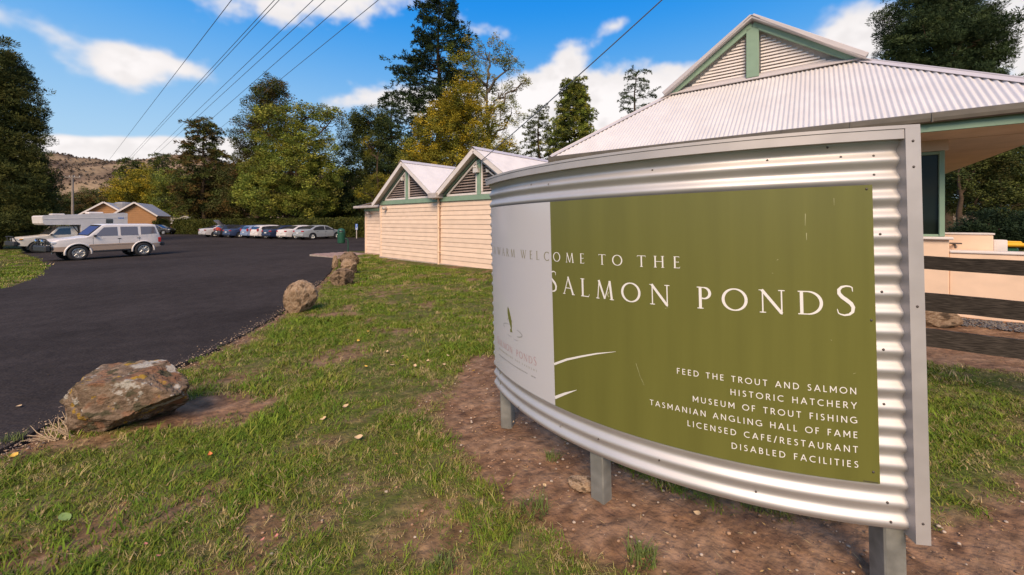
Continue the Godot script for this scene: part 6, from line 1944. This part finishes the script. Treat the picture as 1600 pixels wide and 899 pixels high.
# ------------------------------------------------------------------ lawn
func tuft(sd: int, n: int, h: float, spread: float, lean: float, w := 0.0028) -> ArrayMesh:
	var r := RandomNumberGenerator.new(); r.seed = sd
	var m := MB.new()
	for k in n:
		var a := r.randf() * TAU
		var o := Vector3(cos(a), 0, sin(a)) * spread * sqrt(r.randf())
		var b := r.randf() * TAU
		var out := Vector3(cos(b), 0, sin(b))
		var side := Vector3(-out.z, 0, out.x) * w * r.randf_range(0.7, 1.3)
		var hh := h * r.randf_range(0.5, 1.2)
		var l := lean * r.randf_range(0.3, 1.4)
		var p1 := o + Vector3(0, hh * 0.55, 0) + out * hh * l * 0.35
		var p2 := o + Vector3(0, hh, 0) + out * hh * l
		m.quad(o - side, o + side, p1 + side * 0.8, p1 - side * 0.8)
		m.tri3(p1 - side * 0.8, p1 + side * 0.8, p2)
	return m.mesh()
func build_grass() -> void:
	rng.seed = 777
	var green := [Color(0.125, 0.185, 0.018), Color(0.09, 0.145, 0.016), Color(0.16, 0.21, 0.022), Color(0.19, 0.195, 0.03)]
	var dry := [Color(0.40, 0.29, 0.13), Color(0.32, 0.24, 0.10), Color(0.27, 0.23, 0.07)]
	var tm := [tuft(1, 18, 0.020, 0.045, 1.1, 0.0018), tuft(2, 16, 0.027, 0.045, 1.2, 0.0018), tuft(3, 16, 0.014, 0.055, 1.8, 0.0018)]
	var fm := tuft(4, 20, 0.045, 0.11, 1.0, 0.006)
	var T := [[], [], [], []]; var C := [[], [], [], []]
	var zones := [[-6.5, 6.5, 1.35, 3.6, 1700.0], [-9.0, 6.0, 3.6, 6.5, 760.0], [-9.0, 5.0, 6.5, 10.0, 340.0], [-11.0, 4.0, 10.0, 20.0, 80.0], [-24.0, -12.0, 10.0, 24.0, 26.0], [-40.0, -18.0, 18.0, 34.0, 12.0]]
	for z in zones:
		var area: float = (z[1] - z[0]) * (z[3] - z[2])
		var far: bool = z[4] < 100.0
		for k in int(area * z[4]):
			var x := rng.randf_range(z[0], z[1]); var d := rng.randf_range(z[2], z[3])
			var a := x / d
			if a < -1.42 or a > 1.42: continue
			if on_road(x, d): continue
			if d > 10 and x > -5.4 and (x + 5.9) * 0.678 + (d - 17.9) * 0.735 > -0.8: continue
			if x < -12.0 and x > edge_left(d): continue
			var s := soil(x, d)
			var rb := road_band(x, d)
			if rb > -0.1 and rb < 0.5 and d < 22: s = maxf(s, S(0.40, 0.05, rb + 0.2 * n_b.get_noise_2d(x * 2 + 40, d * 2)) * 0.95)
			var sparse := false
			if rng.randf() < s * 1.03:
				if s > 0.72 or rng.randf() < 0.45: continue
				sparse = true
			var lush := n_a.get_noise_2d(x * 0.8 + 100.0, d * 0.8) + 0.5 * n_b.get_noise_2d(x + 30.0, d)
			if rng.randf() < S(0.0, -0.5, lush) * 0.45: continue
			var w := 3 if far else (2 if sparse or (lush < -0.15 and rng.randf() < 0.7) else rng.randi() % 2)
			var sc := rng.randf_range(0.7, 1.25) * (1.0 + 0.35 * clampf(lush, -0.5, 1)) * (1.35 if z[4] < 800.0 and not far else 1.0) * (1.4 if z[4] < 30.0 else 1.0) * (1.7 if rng.randf() < 0.035 else 1.0)
			T[w].append(Transform3D(Basis(Vector3.UP, rng.randf() * TAU).scaled(Vector3(sc, sc, sc)), on(x, d, -0.004 + (0.0 if d > 11 else 0.0))))
			var cc: Color
			if rng.randf() < (0.65 if sparse else 0.20 - 0.35 * lush): cc = pick(dry, 0.3)
			else: cc = pick(green, 0.28)
			C[w].append(cc)
	for w in 4:
		var o := multi("grass", ([tm[0], tm[1], tm[2], fm] as Array)[w], T[w], C[w], M.grass, self)
		tag(o, ["short green lawn grass round the sign and boulders", "taller green lawn grass mixed through the turf", "flattened thin grass on worn parts of the lawn", "coarser lawn grass beyond the clustered boulders"][w], "grass", "", "stuff")
	# separate clumps that stand on the bare earth
	for q in [[835, 798, 0.07, 40], [1003, 872, 0.06, 60], [862, 715, 0.045, 26], [1175, 790, 0.05, 30], [985, 705, 0.05, 30], [690, 885, 0.05, 40], [305, 565, 0.05, 24], [20, 690, 0.06, 40], [1530, 640, 0.05, 30]]:
		var p := gp(q[0], q[1])
		var gm := tuft(int(q[0]), q[3] * 2, q[2], q[2] * 1.1, 1.0, 0.0026)
		var o := put("grass_tuft", gm, mat(Color(0.105, 0.135, 0.02), 0.75))
		o.material_override.cull_mode = BaseMaterial3D.CULL_DISABLED
		o.position = on(p.x, p.y, -0.006)
		tag(o, "single green grass tuft growing out of bare earth", "grass tuft", "grass tufts on bare earth")
	# pebbles and crumbs of earth on the worn strip
	var T2 := []; var C2 := []
	for k in 12000:
		var x := rng.randf_range(-1.6, 3.4); var d := rng.randf_range(1.3, 5.0)
		if rng.randf() > soil(x, d) * 0.9: continue
		var s := 0.0016 + 0.011 * pow(rng.randf(), 5.0)
		T2.append(Transform3D(Basis.from_euler(Vector3(rng.randf() * 6, rng.randf() * 6, 0)).scaled(Vector3(s, s * 0.6, s * 0.8)), on(x, d, s * 0.2)))
		C2.append(pick([Color(0.34, 0.20, 0.12), Color(0.40, 0.25, 0.15), Color(0.22, 0.13, 0.08), Color(0.44, 0.34, 0.25), Color(0.36, 0.22, 0.13), Color(0.30, 0.175, 0.10)], 0.2))
	var pb := multi("pebbles", pebble_mesh(), T2, C2, M.pebble, self)
	tag(pb, "small pebbles and earth crumbs on the worn strip under the sign", "pebbles", "", "stuff")
	# dead leaf scraps and straw lying through the turf
	var lf := MB.new()
	lf.quad(Vector3(-1, 0, 0), Vector3(0, 0.12, 0.38), Vector3(1, 0.3, 0), Vector3(0, 0.12, -0.38))
	var T4 := []; var C4 := []
	for k in 5200:
		var d := 1.4 + 9.0 * pow(rng.randf(), 1.6)
		var x := rng.randf_range(-1.4, 1.3) * d
		if on_road(x, d) or x > 3.6: continue
		var s := rng.randf_range(0.004, 0.011)
		var straw := rng.randf() < 0.45
		var bs := Basis.from_euler(Vector3(rng.randfn() * 0.4, rng.randf() * TAU, rng.randfn() * 0.3))
		T4.append(Transform3D(bs.scaled_local(Vector3(s * 2.6, s, s * 0.35) if straw else Vector3(s, s, s)), on(x, d, rng.randf_range(0.006, 0.02))))
		C4.append(pick([Color(0.44, 0.32, 0.16), Color(0.34, 0.22, 0.10)] if straw else [Color(0.30, 0.15, 0.06), Color(0.42, 0.25, 0.09), Color(0.20, 0.11, 0.05)], 0.25))
	tag(multi("leaf_litter", lf.mesh(), T4, C4, M.grass, self), "dead leaf scraps and straw scattered through the lawn", "litter", "", "stuff")
	# grit and crumbs along the broken edge of the asphalt
	var T3 := []; var C3 := []
	for k in 5200:
		var d := 2.2 + 9.0 * pow(rng.randf(), 1.4)
		var x := edge_right(d) + rng.randfn() * 0.10 + 0.03
		var s := 0.002 + 0.010 * pow(rng.randf(), 3.0)
		T3.append(Transform3D(Basis.from_euler(Vector3(rng.randf() * 6, rng.randf() * 6, 0)).scaled(Vector3(s, s * 0.6, s * 0.8)), on(x, d, 0.014 if x < edge_right(d) else 0.002)))
		C3.append(pick([Color(0.06, 0.05, 0.048), Color(0.30, 0.20, 0.13), Color(0.42, 0.30, 0.19), Color(0.13, 0.10, 0.085)], 0.2))
	tag(multi("grit", pebble_mesh(), T3, C3, M.pebble, self), "loose grit and crumbs along the broken asphalt edge", "grit", "", "stuff")
func fallen_leaf(label: String, px: float, py: float, size: float, mt: Material, curl: float, grp: String) -> void:
	var p := gp(px, py)
	var m := MB.new()
	var n := 8
	for i in n + 1:
		var t := float(i) / n
		var w := size * 0.32 * sin(PI * pow(t, 0.8)) + 0.0008
		var y := size * curl * (t - 0.5) * (t - 0.5) * 2.0
		m.p(Vector3((t - 0.5) * size, y + w * curl, -w)); m.p(Vector3((t - 0.5) * size, y, 0)); m.p(Vector3((t - 0.5) * size, y + w * curl, w))
	for i in n:
		for j in 2:
			var a := i * 3 + j
			m.tri(a, a + 1, a + 4); m.tri(a, a + 4, a + 3)
	var o := put("fallen_leaf", m.mesh(true), mt)
	o.position = on(p.x, p.y, 0.024)
	o.rotation = Vector3(rng.randf_range(-0.4, 0.4), rng.randf() * TAU, rng.randf_range(-0.3, 0.3))
	tag(o, label, "leaf", grp)
func build_litter() -> void:
	rng.seed = 31
	fallen_leaf("broad green leaf lying flat on the lawn below the lichened boulder", 101, 817, 0.075, M.leaf_green, 0.2, "")
	fallen_leaf("yellow leaf on the lawn edge beside the asphalt", 20, 719, 0.05, M.leaf_yellow, 0.5, "")
	fallen_leaf("orange leaf standing on edge in the lawn", 328, 718, 0.04, M.leaf_orange, 1.0, "")
	for q in [[227, 859], [410, 852], [432, 846], [246, 878]]:
		fallen_leaf("small pinkish leaf in the short turf", q[0], q[1], 0.022, M.leaf_pink, 0.5, "pink fallen leaves")
	for q in [[605, 553], [630, 560], [648, 576], [637, 567], [612, 575], [572, 577], [560, 536], [575, 521], [740, 584], [693, 574], [668, 568], [700, 560], [505, 660], [560, 690], [540, 640]]:
		fallen_leaf("small yellow leaf lying on the open lawn", q[0], q[1], rng.randf_range(0.04, 0.06), M.leaf_yellow if rng.randf() < 0.6 else M.leaf_tan, 0.5, "yellow fallen leaves on the lawn")
	for q in [[830, 640], [800, 665], [1090, 810], [1050, 790], [850, 766], [160, 612], [28, 640], [345, 540], [75, 590]]:
		fallen_leaf("small tan leaf on bare ground or asphalt", q[0], q[1], rng.randf_range(0.025, 0.05), M.leaf_tan, 0.4, "tan fallen leaves")
	# dead plant at the foot of the lichened boulder
	var p := gp(92, 684)
	var dp := thing("dead_plant", "pale dry twigs of a dead plant at the lichened boulder's foot", "plant", on(p.x, p.y))
	var m := MB.new()
	for k in 26:
		var a := rng.randf_range(2.2, 4.6)
		var r := rng.randf_range(0.08, 0.20)
		var o := Vector3(rng.randf_range(-0.04, 0.10), 0.0, rng.randf_range(-0.06, 0.06))
		var tip := o + Vector3(cos(a) * r, rng.randf_range(0.02, 0.13), sin(a) * r * 0.7)
		m.tube([o, o.lerp(tip, 0.5) + Vector3(rng.randfn() * 0.01, 0.015, rng.randfn() * 0.01), tip], 0.0035, 0.0014, 5)
	put("twigs", m.mesh(true), M.twig, dp)
	# dry weeds against the low wall
	var w := thing("dry_weed", "thin dry weed growing against the low peach wall", "plant", on(gx(1521, 7.3), 7.3))
	var wm := MB.new()
	for k in 7:
		var tip := Vector3(rng.randf_range(-0.10, 0.22), rng.randf_range(0.25, 0.95), rng.randf_range(-0.05, 0.05))
		wm.tube([Vector3.ZERO, tip * 0.5 + Vector3(0.02, 0.02, 0), tip], 0.006, 0.003, 5)
	put("stems", wm.mesh(true), M.twig, w)
